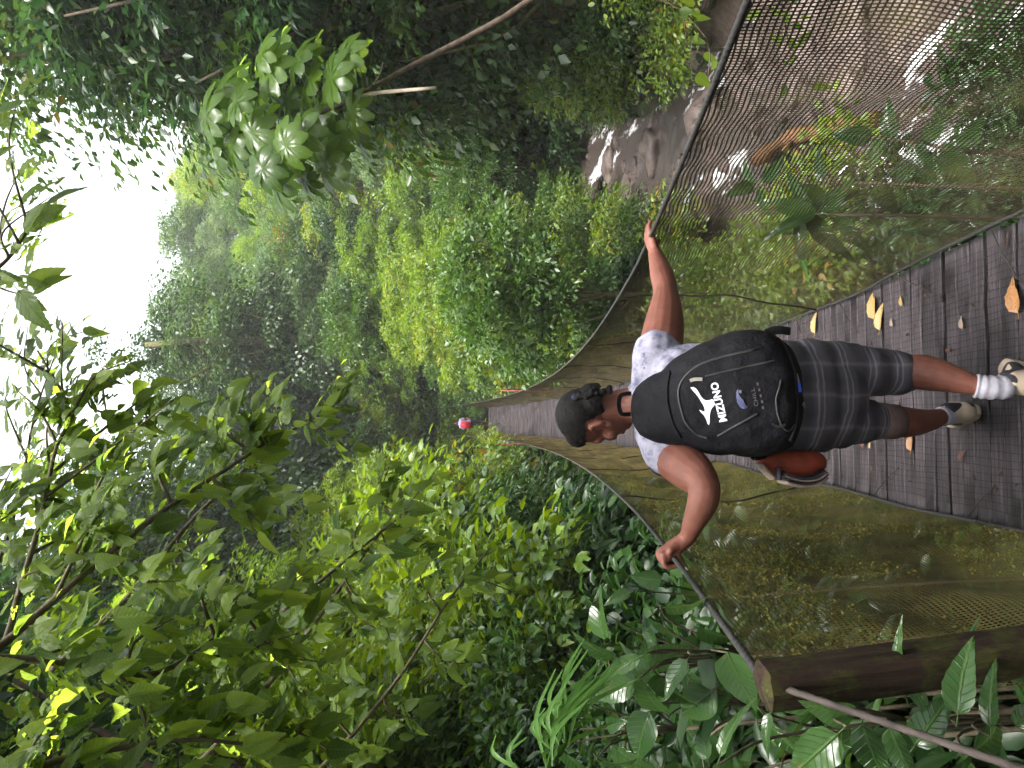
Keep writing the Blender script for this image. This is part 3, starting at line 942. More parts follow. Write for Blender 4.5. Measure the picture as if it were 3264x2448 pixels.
def proj(p):
    d = Vector(p) - CAM
    k = d.dot(FWD)
    return 1224 + F_PX * d.dot(RGT) / k, 1632 - F_PX * d.dot(UPV) / k
def where_words(zone, x, y, z):
    U = 1095 + F_PX * (x - CAM.x) / max(y, .5)
    if zone == 'beyond':
        a = 'low' if y < 50 else 'halfway up' if y < 61 else 'high'
        b = 'far left' if U < 650 else 'left of the bridge end' if U < 1000 else 'straight past the bridge end' if U < 1300 else 'right of the bridge end' if U < 1650 else 'toward the creek head'
        return f'{a} on the far hillside, {b}'
    if zone == 'slope':
        return 'past the bridge end, ' + ('lowest row' if y < 42 else 'second row' if y < 45.5 else 'third row' if y < 49 else 'top row') + (', left' if x < -2 else ', centre' if x < 3 else ', right' if x < 7 else ', far right')
    if zone == 'ridge':
        return 'on the skyline, ' + ('nearest the sky gap' if U < 1500 else 'below the white sky' if U < 1900 else 'at the right end')
    if zone == 'creek':
        return 'across the creek, ' + ('close by' if y < 17 else 'a little upstream' if y < 24 else 'upstream' if y < 32 else 'farthest upstream') + (', by the water' if creek_d(x, y) < 7 else ', partway up' if creek_d(x, y) < 13 else ', high above')
    if zone == 'left':
        return 'on the left slope, ' + ('near' if y < 14 else 'midway' if y < 24 else 'distant') + (' and low' if x > -7 else ' and higher' if x > -11 else ' and highest')
    if zone == 'young':
        return 'right of the bridge, ' + ['first', 'second', 'third', 'fourth', 'fifth', 'sixth', 'seventh', 'eighth', 'ninth', 'tenth'][min(9, max(0, int((y - 12) / 2.9)))] + ' rank' + (', by the netting' if x < 4.2 else ', mid bank' if x < 7 else ', by the water' if x < 11 else ', far right')
    if zone == 'netting':
        return ('level with the post' if y < 3 else 'level with the walker' if y < 4.6 else 'just past the walker' if y < 6.4 else 'well past the walker') + (', against the netting' if x > -1.9 else ', behind the first row' if x > -2.7 else ', up the bank')
    if zone == 'along':
        return 'left of the netting, ' + ('near' if y < 12.5 else 'midway' if y < 16.5 else 'farther') + (', front row' if x > -2.2 else ', second row' if x > -3.6 else ', up the bank')
    if zone == 'lit':
        return 'near the bridge end, ' + ('this side of it' if y < 27 else 'close to it' if y < 32 else 'beside it') + (', front row' if x > -2.6 else ', second row' if x > -4.4 else ', up the bank')
    if zone == 'right':
        return 'under the right netting, ' + ('close' if y < 13 else 'midway' if y < 20 else 'distant' if y < 28 else 'farthest')
    if zone == 'water':
        return 'on the far water edge, ' + ['nearest', 'second', 'third', 'fourth', 'fifth', 'sixth', 'seventh', 'eighth', 'last'][min(8, max(0, int((y - 5) / 3.6)))] + ' clump' + (', at the water' if creek_d(x, y) < 3.4 else ', higher')
    if zone == 'bank':
        return 'on the near bank, ' + ('by the netting' if x < 2.2 else 'toward the water') + (' beside the boards' if y < 4 else ' level with the walker' if y < 6 else ' past the walker')
    return zone

def tree(key, x, y, sc, rot, name, zone, group, sz=None, dz=0.0, tilt=(0, 0)):
    desc, cm, tm = SP[key]
    z = float(ground(x, y)) - .05 + dz
    o = empty(name, (x, y, z))
    o.rotation_euler = (tilt[0], tilt[1], rot)
    o.scale = (sc, sc, sz or sc)
    link('trunk' if name.endswith('tree') else 'stem', tm, None, o)
    link('crown' if name.endswith('tree') else 'foliage', cm, None, o)
    tag(o, f'{desc} {where_words(zone, x, y, z)}'.replace('shrub of drooping dark lance-shaped leaves', 'drooping dark lance-leaved shrub').replace('shrub of broad glossy green leaves', 'broad glossy-leaved shrub').replace('dense shrub of small mid green leaves', 'dense small-leaved shrub').replace('shrub of small bright yellow-green leaves', 'bright yellow-green shrub'), 'tree' if name.endswith('tree') else 'shrub', group)
    return o

rt = random.Random(99)
def grow(kinds, pts, sc, name, where, group, **kw):
    for (x, y) in pts:
        k = rt.choice(kinds)
        s = rt.uniform(*sc)
        tree(k, x, y, s, rt.uniform(0, 6.28), name, where, group, s * rt.uniform(.9, 1.15), **kw)

def jitter(x0, x1, y0, y1, step, keep=lambda x, y: True, j=.42):
    out = []
    yy = y0
    row = 0
    while yy < y1:
        xx = x0 + (step / 2 if row % 2 else 0)
        while xx < x1:
            a, b = xx + rt.uniform(-j, j) * step, yy + rt.uniform(-j, j) * step
            if keep(a, b): out.append((a, b))
            xx += step
        yy += step * .87
        row += 1
    return out
def seen(x, y, lo=-200, hi=2650):
    dx, dy = x - CAM.x, y
    return dy > .5 and lo < 1095 + F_PX * dx / dy < hi
def creek_d(x, y): return x - float(xc(y))

# far hillside closing the valley
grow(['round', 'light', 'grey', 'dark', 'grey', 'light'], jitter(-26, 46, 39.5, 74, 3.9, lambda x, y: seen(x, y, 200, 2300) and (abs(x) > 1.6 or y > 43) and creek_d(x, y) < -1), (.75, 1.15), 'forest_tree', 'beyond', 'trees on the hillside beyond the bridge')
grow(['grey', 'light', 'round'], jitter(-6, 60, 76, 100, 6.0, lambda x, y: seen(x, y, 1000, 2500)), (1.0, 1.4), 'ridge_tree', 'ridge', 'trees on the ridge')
# right hillside over the creek
grow(['vine', 'round', 'dark', 'vine'], jitter(8, 34, 11, 44, 3.3, lambda x, y: creek_d(x, y) > 3.0 and seen(x, y, 1500, 2800)), (1.05, 1.5), 'creek_side_tree', 'creek', 'trees across the creek')
grow(['round', 'grey', 'light'], jitter(20, 60, 44, 76, 5.0, lambda x, y: creek_d(x, y) > 3 and seen(x, y, 1700, 2600)), (1.0, 1.3), 'creek_side_tree', 'creek', 'trees across the creek')
# left hillside above the netting
grow(['round', 'light', 'dark', 'light', 'grey'], jitter(-18, -5.4, 10, 42, 3.0, lambda x, y: seen(x, y, -500, 1080)), (1.05, 1.5), 'hillside_tree', 'left', 'trees on the left slope')
for (x, y, k, s_, w) in [(8.5, 17, 'vine', 1.8, 'across the creek at the frame edge, nearest'), (10.2, 20, 'vine', 1.75, 'across the creek at the frame edge, second'), (11.2, 23.5, 'vine', 1.6, 'across the creek right of the sky, third'), (12.8, 27, 'vine', 1.55, 'across the creek right of the sky, fourth'), (14.5, 31, 'vine', 1.45, 'across the creek right of the sky, farthest'), (9.0, 14, 'dark', 1.5, 'across the creek behind the leaning trunk')]:
    tree(k, x, y, s_, x * 5, 'creek_side_tree', w, 'trees across the creek')
for (x, y, k, s_, w) in [(4.1, 41, 'vine', 1.75, 'standing tall at the left edge of the sky'), (2.3, 43, 'dark', 1.7, 'beside the tall tree at the sky edge'), (-.6, 44, 'dark', 1.5, 'straight behind the bridge end'), (-3.2, 41, 'round', 1.5, 'left behind the bridge end'), (.5, 40.4, 'yellow', 1.0, 'just behind the distant person')]:
    tree(k, x, y, s_, x * 5, 'forest_tree', w, 'trees on the hillside beyond the bridge')
for (x, y, k, s_, w) in [(-4.4, 32, 'vine', 1.6, 'rising tall on the left slope near the bridge end'), (-6.2, 27, 'vine', 1.6, 'rising tall on the left slope, nearer one'), (-3.4, 39, 'vine', 1.75, 'rising tall left behind the bridge end'), (-8.2, 23, 'round', 1.9, 'towering highest on the left slope')]:
    tree(k, x, y, s_, x * 4, 'hillside_tree', w, 'trees on the left slope')
# small trees between bridge and creek
grow(['light', 'yellow', 'grey', 'round', 'light'], jitter(2.6, 18, 12.5, 40, 2.3, lambda x, y: (creek_d(x, y) < -2.2 or y > 28.8) and x > 2.3), (.5, .8), 'young_tree', 'young', 'young trees between bridge and creek')

# bright small trees and tall shrubs on the left slope, catching the sky light
for i_, (x, y, k, s_) in enumerate([(-2.6, 9.5, 'bright', 1.7), (-3.4, 11.5, 'yellow', .62), (-2.9, 13.5, 'bright', 2.1), (-4.6, 13.0, 'yellow', .8), (-3.3, 16.0, 'yellow', .72), (-5.2, 16.5, 'light', .75), (-3.0, 18.5, 'bright', 2.4), (-4.4, 20.0, 'yellow', .95), (-3.2, 22.5, 'yellow', .85), (-5.6, 10.5, 'yellow', .8), (-4.3, 9.0, 'bright', 2.0), (-6.8, 14.0, 'light', .9), (-2.7, 26, 'yellow', .9), (-4.2, 28, 'yellow', 1.0), (-2.9, 31, 'yellow', .9)]):
    tree(k, x, y, s_, i_ * 1.3, 'slope_shrub' if k == 'bright' else 'slope_tree', 'sunlit on the left slope, ' + ['first', 'second', 'third', 'fourth', 'fifth', 'sixth', 'seventh', 'eighth', 'ninth', 'tenth', 'eleventh', 'twelfth', 'thirteenth', 'fourteenth', 'fifteenth'][sorted(range(15), key=lambda q: [9.5, 11.5, 13.5, 13, 16, 16.5, 18.5, 20, 22.5, 10.5, 9, 14, 26, 28, 31][q]).index(i_)] + ' from the camera', 'sunlit growth on the left slope')
# shrubs hard against the left netting and up the bank
grow(['lance', 'broad', 'lance', 'broad'], jitter(-4.1, -1.5, 1.9, 8.5, .60, lambda x, y: x < -1.55), (.75, 1.0), 'bank_shrub', 'netting', 'shrubs by the left netting')
grow(['lance', 'lance', 'broad', 'fine'], jitter(-5.5, -1.3, 8.5, 20, .95, lambda x, y: x < -1.75), (1.0, 1.4), 'bank_shrub', 'along', 'shrubs farther along the left netting')
grow(['bright', 'fine', 'bright'], jitter(-6.5, -1.5, 20, 37, 1.4, lambda x, y: x < -2.0), (1.3, 1.8), 'bank_shrub', 'lit', 'shrubs near the far end')
for (x, y, s) in [(-1.5, 24, 1.1), (-1.45, 27.5, 1.2), (-1.2, 38.6, 1.3), (.9, 38.9, 1.2), (.1, 40.2, 1.6), (-.62, 36.95, .5), (.62, 36.9, .5), (.5, 37.9, .6), (-.6, 38.2, .7), (-.5, 39.3, 1.2), (.8, 39.8, 1.4), (1.6, 37.6, 1.1), (-2.0, 37.2, 1.3), (-.9, 41.8, 1.8), (1.2, 42, 1.8)]:
    tree('bright' if x < 0 else 'fine', x, y, s, x * 9 + y, 'bank_shrub', 'closing the far end of the bridge' if y > 36 else 'leaning over the left netting far along', 'shrubs closing the far end')
grow(['bright', 'fine', 'fine'], jitter(-7, 12, 39.2, 52, 2.0, lambda x, y: abs(x) > 1.3 or y > 40.5), (1.7, 2.6), 'hill_shrub', 'slope', 'shrubs on the slope beyond the bridge')
# right of the bridge
grow(['fine', 'bright', 'broad', 'fine'], jitter(1.5, 4.2, 7.5, 37, 1.15, lambda x, y: x > 1.55 and creek_d(x, y) < -2.2), (.8, 1.25), 'creek_bank_shrub', 'right', 'shrubs below the right netting')
for i_, (U, V, yy, s) in enumerate([(1330, 1860, 10.5, .8), (1290, 1800, 11.8, .8), (1370, 1830, 10.0, .7)]):
    q = px(U, V, yy)
    tree('pale', q.x, yy, s, U, 'pale_shrub', ['behind the right cable, middle one', 'behind the right cable, farthest one', 'behind the right cable, nearest one'][i_], 'pale shrubs by the right rail', dz=min(0, q.z - .7 * s - float(ground(q.x, yy))))
for i_, (x, y, s_) in enumerate([(3.9, 17.5, 1.0), (4.3, 19.5, 1.1), (4.9, 21.5, 1.15), (5.6, 23.5, 1.2), (6.6, 25.5, 1.2), (3.4, 15.5, .9)]):
    tree('bright' if i_ % 2 else 'fine', x, y, s_, i_ * 2.1, 'creek_bank_shrub', 'leaning over the near water edge, ' + ['second', 'third', 'fourth', 'fifth', 'sixth', 'first'][i_], 'shrubs at the near water edge')
# far side of the creek, low growth over the stones
grow(['fine', 'bright', 'broad'], jitter(3, 20, 5, 38, 1.15, lambda x, y: (2.9 if y < 13 else 1.9) < creek_d(x, y) < 5.6 or (y > 28 and -3 < creek_d(x, y) < 5)), (.75, 1.25), 'waterside_shrub', 'water', 'shrubs at the far water edge')
# near right bank seen through the netting
grow(['lance', 'broad', 'fine'], jitter(1.3, 5.2, 2.4, 8.4, .8, lambda x, y: x > 1.35 and creek_d(x, y) < -2.0 and (x * 13.7 + y * 7.3) % 1 < .6), (.4, .7), 'bank_plant', 'bank', 'near bank plants')
# trees added behind the camera and over the banks to keep the light low
for (x, y, k, s, w) in [(-4.9, 2.5, 'dark', 1.25, 'added for shade over the left bank beside the post'), (-5.5, -2, 'round', 1.3, 'added for shade behind the camera to the left'), (-2.5, -4, 'dark', 1.35, 'added for shade behind the camera, left of the path'), (2.5, -4.5, 'round', 1.3, 'added for shade behind the camera, right of the path'), (6, -3, 'dark', 1.3, 'added for shade behind the camera to the right'), (-7, 5.5, 'round', 1.2, 'added for shade over the left bank past the post'), (9.5, 2.5, 'dark', 1.2, 'added for shade on the right bank beside the near end'), (-5.0, 4.6, 'round', 1.1, 'added for shade, arching over the left bank'), (-4.6, 7.6, 'dark', 1.2, 'added for shade farther along over the left bank')]:
    tree(k, x, y, s, x * 3, 'shade_tree', w, 'added shade trees around the near end')

# undergrowth over the slopes: nobody could count it
def undergrowth(n, x0, x1, y0, y1, size, keep, seed, kind='kite'):
    r2 = np.random.default_rng(seed)
    x = x0 + (x1 - x0) * r2.random(n); y = y0 + (y1 - y0) * r2.random(n)
    k = keep(x, y); x, y = x[k], y[k]
    z = ground(x, y) + .03 + .35 * r2.random(len(x)) ** 2
    ax = unit(r2.normal(size=(len(x), 3)) * np.array([1, 1, .35]))
    nr = unit(np.array([0, 0, 1.0])[None] + r2.normal(size=(len(x), 3)) * .5)
    L = size * (.5 + r2.random(len(x)))
    v, f, t = leaf_batch(np.stack([x, y, z], -1), ax, nr, L, L * .5, kind, r2.random(len(x)))
    return np_mesh('undergrowth', v, f, t)
o = link('undergrowth', undergrowth(110000, -18, 40, 8, 70, .30, lambda x, y: (np.abs(x - xc(y)) > 2.5) & (np.abs(x) > 1.0), 5), M['leaf_mid'])
tag(o, 'low leafy undergrowth covering the ravine slopes', 'undergrowth', kind='stuff')
o = link('undergrowth', undergrowth(26000, -4.5, 6, .6, 12, .11, lambda x, y: (np.abs(x - xc(y)) > 2.3) & (np.abs(x) > .75) & (np.sin(x * 2.1) * np.sin(y * 1.7) > -.35), 6, 'oval'), M['leaf_bank'])
tag(o, 'small leafy ground cover on the banks beside the near end', 'ground cover', kind='stuff')

# ---- large-leaved palmate tree leaning in from the right
pal = empty('palmate_tree', tuple(px(2900, 2050, 9.3)))
tag(pal, 'slender leaning tree with large round palmate leaves shining over the creek', 'tree')
TR = [px(2900, 2050, 9.3), px(2700, 1900, 9.6), px(2448, 1690, 9.9), px(2232, 1300, 10.3), px(2145, 1142, 10.5), px(2070, 980, 10.6), px(2041, 871, 10.7), px(2022, 737, 10.8)]
TS = spline([A(p) for p in TR], 26)
child_at('trunk', MB().add(*tube(TS, [.046 - .030 * i / 25 for i in range(26)], 10)).build('trunk'), M['bark'], pal)
child_at('broken_branch', MB().add(*tube(spline([A(px(2140, 1150, 10.4)), A(px(2152, 1200, 10.1)), A(px(2168, 1390, 9.9))], 8), [.026, .026, .025, .025, .024, .023, .022, .02], 8)).build('broken_branch'), M['bark_pale'], pal)
child_at('dead_twig', MB().add(*tube(spline([A(px(2180, 1190, 10.3)), A(px(2215, 1212, 10.2)), A(px(2250, 1222, 10.2))], 7), .008, 6)).add(*tube(spline([A(px(2175, 1170, 10.3)), A(px(2205, 1168, 10.2))], 5), .006, 6)).build('dead_twig'), M['bark_pale'], pal)
def palmate_mesh(seed):
    rr = random.Random(seed)
    V, Fc = [], []
    nl = 9
    for k in range(nl):
        a = math.radians(-150 + 300 * k / (nl - 1)) + rr.uniform(-.05, .05)
        Lk = (1.0 - .22 * abs(k - (nl - 1) / 2) / ((nl - 1) / 2)) * rr.uniform(.92, 1.05)
        d = np.array([math.sin(a), math.cos(a), 0]); s = np.array([math.cos(a), -math.sin(a), 0])
        b = len(V)
        rows = 7
        droop = rr.uniform(.10, .34)
        for i in range(rows):
            q = i / (rows - 1)
            w = [.06, .12, .17, .205, .215, .17, .05][i]
            zz = .05 * math.sin(q * math.pi) - droop * q * q
            for u in (-1, -.5, 0, .5, 1):
                p = d * (Lk * q) + s * (w * u) + np.array([0, 0, zz + .05 * (abs(u) - .5) * math.sin(math.pi * q) + (-.03 * q if abs(u) == 1 else 0)])
                V.append(tuple(p))
        for i in range(rows - 1):
            for j in range(4):
                c = b + i * 5 + j
                Fc.append((c, c + 1, c + 6, c + 5))
    return pmesh('palmate_leaf', V, Fc, True)
pmz = [palmate_mesh(40 + i) for i in range(5)]
for q in pmz: q.materials.append(M['big_palmate'])
PLV = [(290, 500), (230, 930), (240, 1120), (150, 760), (690, 820), (640, 200), (880, 620), (960, 250), (820, 120), (1250, 420), (1440, 720), (1270, 920),
       (930, 1120), (560, 1080), (650, 1200), (760, 1350), (1020, 1300), (1200, 1170), (1480, 900), (420, 620), (430, 450), (1100, 250), (1350, 250), (1480, 250),
       (700, 350), (440, 760), (1100, 850), (600, 660), (1000, 900), (1330, 1200), (560, 900), (380, 1020), (850, 1000), (1180, 620), (1050, 480), (820, 1220)]
rr = random.Random(5)
TSA = np.array(TS)
for i, (zx, zy) in enumerate(PLV):
    V_, U_ = 600 + .3616 * zx, 2448 - (100 + .3616 * zy)
    p = px(U_, V_, 10.6 + rr.uniform(-.7, .7))
    k = 14 + int(np.argmin(np.linalg.norm(TSA[14:] - A(p), axis=1)))
    node = Vector(TSA[k])
    outw = Vector((p.x - node.x, p.y - node.y, 0)); outw = outw.normalized() if outw.length > .05 else Vector((rr.uniform(-1, 1), rr.uniform(-1, 1), 0)).normalized()
    nr = (Vector((0, 0, 1)) + outw * rr.uniform(.2, .6) + Vector((rr.uniform(-.4, .1), -rr.uniform(.35, .95), 0))).normalized()
    o = link('palmate_leaf', pmz[i % 5], None, pal)
    o.matrix_local = Matrix.Translation(pal.location).inverted() @ leaf_matrix(p, outw - nr * outw.dot(nr), nr, rr.uniform(.33, .45))
    mid = (node + p) / 2 + Vector((0, 0, -.05))
    child_at('petiole', MB().add(*tube(spline([A(node), A(mid), A(p)], 6), [.008, .007, .006, .006, .005, .005], 5)).build('petiole'), M['leaf_light'], pal)

# ---- leafy branches reaching over from the left, close to the camera
leaf_v = [leaf_obj_mesh('leaf', 14, 3, .54, .22, .07, .05, seed=1), leaf_obj_mesh('leaf', 14, 3, .62, .12, .12, .05, seed=2), leaf_obj_mesh('leaf', 14, 3, .50, .25, .03, .05, seed=3), leaf_obj_mesh('leaf', 14, 3, .58, .5, .30, .05, seed=5), leaf_obj_mesh('leaf', 14, 3, .44, .1, -.15, .05, seed=6),
          leaf_obj_mesh('leaf', 20, 6, .50, .12, .06, .04, holes=9, seed=4), leaf_obj_mesh('leaf', 20, 6, .46, .2, .10, .04, holes=5, seed=8)]
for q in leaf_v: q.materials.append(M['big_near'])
def branch(name, label, stem, rad, twigs, nleaf, L, seed, face=.95, spread=1.0, holes=.15):
    rr = random.Random(seed)
    base = px(*stem[0])
    root = empty(name, tuple(base))
    tag(root, label, 'branch', None)
    S = spline([A(px(*s)) for s in stem], 30)
    child_at('stem', MB().add(*tube(S, [rad * (1 - .72 * i / 29) for i in range(30)], 8)).build('stem'), M['twig'], root)
    lines = [(S, 6)]
    for t in twigs:
        k = t[0]
        e = px(*t[1])
        s = np.array(S[k])
        mid = (s + A(e)) / 2 + np.array([rr.uniform(-.05, .05), rr.uniform(-.05, .05), rr.uniform(0, .06)])
        Tw = spline([s, mid, A(e)], 16)
        child_at('twig', MB().add(*tube(Tw, [rad * .5 * (1 - .7 * i / 15) for i in range(16)], 6)).build('twig'), M['twig'], root)
        lines.append((Tw, 2))
    tot = sum(len(l) - s0 for l, s0 in lines)
    cnt = 0
    for ln, s0 in lines:
        n = max(3, int(nleaf * (len(ln) - s0) / tot))
        for i in range(n):
            q = s0 + (len(ln) - 1 - s0) * (i + .5) / n
            k = int(q)
            p = np.array([rr.uniform(-.03, .03), rr.uniform(-.08, .08), rr.uniform(-.03, .03)]) * spread + np.array(ln[k]) * (1 - (q - k)) + np.array(ln[min(k + 1, len(ln) - 1)]) * (q - k)
            t = unit(np.array(ln[min(k + 1, len(ln) - 1)]) - np.array(ln[max(0, k - 1)]))
            sd = np.cross(t, np.array([0, -face, 1.0])); sd = unit(sd) * (1 if i % 2 else -1)
            ax = unit(t * rr.uniform(.3, .8) + sd * rr.uniform(.5, 1.0) + np.array([0, 0, -rr.uniform(.0, .55)]) + np.array([rr.uniform(-.2, .2) for _ in range(3)]))
            nr = unit(np.array([rr.uniform(-.5, .5), -face + rr.uniform(-.4, .4), 1.0]))
            Lf = L * .58 * rr.uniform(.5, 1.4)
            mi = rr.choice([5, 6]) if rr.random() < holes else rr.randint(0, 4)
            o = link('leaf', leaf_v[mi], None, root)
            o.matrix_local = Matrix.Translation(base).inverted() @ leaf_matrix(Vector(p + ax * Lf * .1), ax, nr, Lf)
            cnt += 1
    return root
branch('overhanging_branch', 'leafy branch arching across the top of the sky gap, leaves eaten into holes',
       [(330, -160, 2.2), (381, 0, 2.25), (576, 65, 2.3), (796, 130, 2.4), (1007, 175, 2.5), (1145, 219, 2.6), (1330, 120, 2.7)], .011,
       [(12, (900, 420, 2.4)), (16, (1180, 560, 2.5)), (20, (1200, 60, 2.5)), (24, (1420, 200, 2.6)), (27, (1380, -60, 2.6)), (9, (650, 300, 2.3)), (22, (1300, 420, 2.7))], 190, .125, 1, holes=.35)
branch('overhanging_branch', 'long leafy branch slanting down in front of the bright shrubs',
       [(330, -160, 2.0), (390, 0, 2.1), (600, 245, 2.2), (820, 520, 2.3), (974, 755, 2.4), (1060, 880, 2.5)], .012,
       [(10, (820, 330, 2.2)), (14, (600, 620, 2.15)), (18, (1040, 560, 2.4)), (21, (760, 850, 2.3)), (25, (1180, 720, 2.5)), (12, (1000, 380, 2.3)), (27, (1120, 820, 2.5))], 280, .122, 2)
branch('overhanging_branch', 'dark drooping branch hanging lowest over the left netting',
       [(330, -160, 1.7), (350, 0, 1.8), (330, 260, 1.85), (300, 490, 1.9), (420, 690, 2.0), (560, 800, 2.05)], .010,
       [(8, (520, 420, 1.9)), (13, (150, 560, 1.85)), (17, (240, 760, 1.9)), (20, (430, 950, 2.0)), (23, (700, 680, 2.1)), (26, (640, 1000, 2.1)), (15, (480, 560, 1.95)), (27, (330, 1080, 2.1))], 270, .115, 3)
branch('overhanging_branch', 'shaded leafy branch in the corner nearest the camera',
       [(-150, -100, 1.6), (0, 120, 1.65), (60, 360, 1.7), (90, 620, 1.75), (60, 900, 1.8)], .010,
       [(8, (190, 180, 1.7)), (13, (-20, 520, 1.7)), (18, (210, 520, 1.8)), (22, (230, 780, 1.85)), (26, (200, 1050, 1.9)), (27, (30, 1100, 1.9))], 210, .112, 4)
branch('overhanging_branch', 'cluster of dark backlit leaves hanging against the white sky',
       [(1500, -220, 2.2), (1560, -60, 2.2), (1640, 40, 2.2), (1760, 110, 2.25)], .008,
       [(14, (1900, 60, 2.3)), (18, (1820, 160, 2.3)), (10, (1500, 120, 2.2)), (22, (2080, -40, 2.3)), (26, (2150, 60, 2.35))], 46, .19, 6, holes=.6)
branch('overhanging_branch', 'sprig of broad leaves at mid height before the dark hillside',
       [(500, 900, 2.6), (700, 1150, 2.7), (820, 1300, 2.8)], .007,
       [(14, (860, 1210, 2.8)), (20, (700, 1330, 2.8)), (10, (560, 1180, 2.7)), (24, (960, 1400, 2.9))], 40, .12, 7)

branch('overhanging_branch', 'farther branch of sunlit yellow-green leaves below the sky gap',
       [(300, 150, 3.2), (560, 420, 3.3), (820, 640, 3.4), (1050, 900, 3.6), (1180, 1080, 3.7)], .012,
       [(8, (760, 360, 3.3)), (12, (560, 700, 3.3)), (16, (1040, 720, 3.5)), (19, (820, 960, 3.5)), (22, (1230, 880, 3.7)), (25, (1000, 1130, 3.7)), (27, (1260, 1100, 3.8)), (10, (420, 560, 3.2))], 290, .125, 12)
branch('overhanging_branch', 'farther leafy branch crossing the dark middle of the left slope',
       [(-120, 500, 2.9), (150, 760, 3.0), (430, 980, 3.1), (680, 1160, 3.2), (860, 1290, 3.3)], .012,
       [(8, (330, 700, 3.0)), (12, (180, 1010, 3.0)), (16, (620, 940, 3.2)), (19, (430, 1230, 3.1)), (22, (850, 1090, 3.3)), (25, (700, 1390, 3.3)), (27, (960, 1240, 3.4))], 285, .125, 13)
branch('overhanging_branch', 'high branch trailing large leaves along the top of the frame',
       [(700, -200, 2.4), (780, -20, 2.4), (900, 120, 2.5), (1080, 330, 2.6), (1190, 470, 2.7)], .009,
       [(8, (960, 40, 2.5)), (12, (800, 240, 2.5)), (16, (1130, 160, 2.6)), (20, (980, 420, 2.6)), (24, (1280, 330, 2.7)), (26, (1120, 600, 2.7))], 190, .13, 14)

branch('overhanging_branch', 'spray of small leaves along the top edge left of the sky',
       [(420, -120, 3.0), (620, -20, 3.0), (860, 60, 3.1), (1120, 110, 3.2), (1330, 180, 3.3)], .009,
       [(8, (720, 120, 3.0)), (12, (900, -40, 3.1)), (15, (1010, 220, 3.2)), (18, (1200, 20, 3.2)), (21, (1230, 280, 3.3)), (24, (1420, 90, 3.3)), (26, (1400, 300, 3.3))], 170, .12, 15, holes=.2)
branch('overhanging_branch', 'leafy sprays across the lower left slope',
       [(-120, 900, 2.5), (80, 1100, 2.6), (300, 1280, 2.7), (520, 1420, 2.8), (700, 1560, 2.9)], .009,
       [(8, (260, 1080, 2.6)), (12, (150, 1360, 2.6)), (15, (480, 1220, 2.8)), (18, (330, 1500, 2.7)), (21, (660, 1370, 2.9)), (24, (560, 1640, 2.9))], 120, .115, 16)
# ------------------------------------------------------------------ large-leaved plants by the post
heart_v = [leaf_obj_mesh('leaf', 12, 4, .78, .2, .15, 0, tip=2.0, base_w=1.25, heart=.16, seed=11), leaf_obj_mesh('leaf', 12, 4, .62, .3, .25, 0, tip=2.0, base_w=1.1, heart=.05, seed=12)]
ovate_v = [leaf_obj_mesh('leaf', 14, 4, .52, .25, .25, .03, seed=13), leaf_obj_mesh('leaf', 14, 4, .44, .35, .35, .03, seed=14)]
lance_v = [leaf_obj_mesh('leaf', 14, 3, .30, .3, .35, .0, seed=15), leaf_obj_mesh('leaf', 14, 3, .24, .4, .5, .0, seed=16)]
for q in heart_v + ovate_v + lance_v: q.materials.append(M['big_painted_shade'])
def leaf_plant(name, label, U, V, y, leaves, seed, group=None):
    """leaves: list of (U, V, dy, dirU, dirV, length, mesh); stems run down to the ground below."""
    rr = random.Random(seed)
    c = px(U, V, y)
    base = Vector((c.x, c.y + .05, float(ground(c.x, c.y + .05))))
    root = empty(name, tuple(base))
    tag(root, label, 'plant', group)
    mu = sum(l[0] for l in leaves) / len(leaves); mv = sum(l[1] for l in leaves) / len(leaves)
    hub = px(mu, mv + 260, y + .28)
    if hub.z < base.z + .1: hub.z = base.z + .1
    child_at('main_stem', MB().add(*tube(spline([A(base), A(base) * .5 + A(hub) * .5 + np.array([.03, .02, 0]), A(hub)], 8), [.009 - .0005 * i for i in range(8)], 7)).build('main_stem'), M['twig'], root)
    for (u, v, dy, du, dv, L, me) in leaves:
        p = px(u, v, y + dy)
        ax = (RGT * du - UPV * dv + FWD * rr.uniform(-.35, .35)).normalized()
        nr = (Vector((0, 0, 1.0)) + Vector((rr.uniform(-.4, .4), -.75 + rr.uniform(-.3, .3), 0))).normalized()
        o = link('leaf', me, None, root)
        o.matrix_local = Matrix.Translation(base).inverted() @ leaf_matrix(p, ax, nr, L)
        s = p - ax * L * .14
        mid = hub * .45 + s * .55 + Vector((0, .03, .05))
        child_at('stem', MB().add(*tube(spline([A(hub), A(mid), A(s)], 9), [.0042 - .0003 * i for i in range(9)], 6)).build('stem'), M['twig'], root)
    return root
def zz(x, y): return 2448 - (1500 + .6166 * y), 1900 + .6166 * x      # zoom sheet -> U, V
def zl(x, y, dy, du, dv, L, me): u, v = zz(x, y); return (u, v, dy, du, dv, L, me)
leaf_plant('heart_leaf_plant', 'heart-leaved plant just behind the top of the dark post', 290, 2330, 1.75,
  [zl(700, 980, 0, -.9, .35, .115, heart_v[0]), zl(320, 1060, .1, -.8, .6, .135, heart_v[1]), zl(360, 700, .25, -.2, 1, .13, ovate_v[1]), zl(230, 960, .1, -.5, -.8, .12, lance_v[0]),
   zl(540, 820, .2, -.2, .4, .12, heart_v[1]), zl(470, 980, .05, -.6, -.5, .10, ovate_v[0]), zl(100, 960, .15, .3, -.9, .11, ovate_v[1]), zl(190, 1090, .05, -.4, -.6, .11, ovate_v[0])], 51)
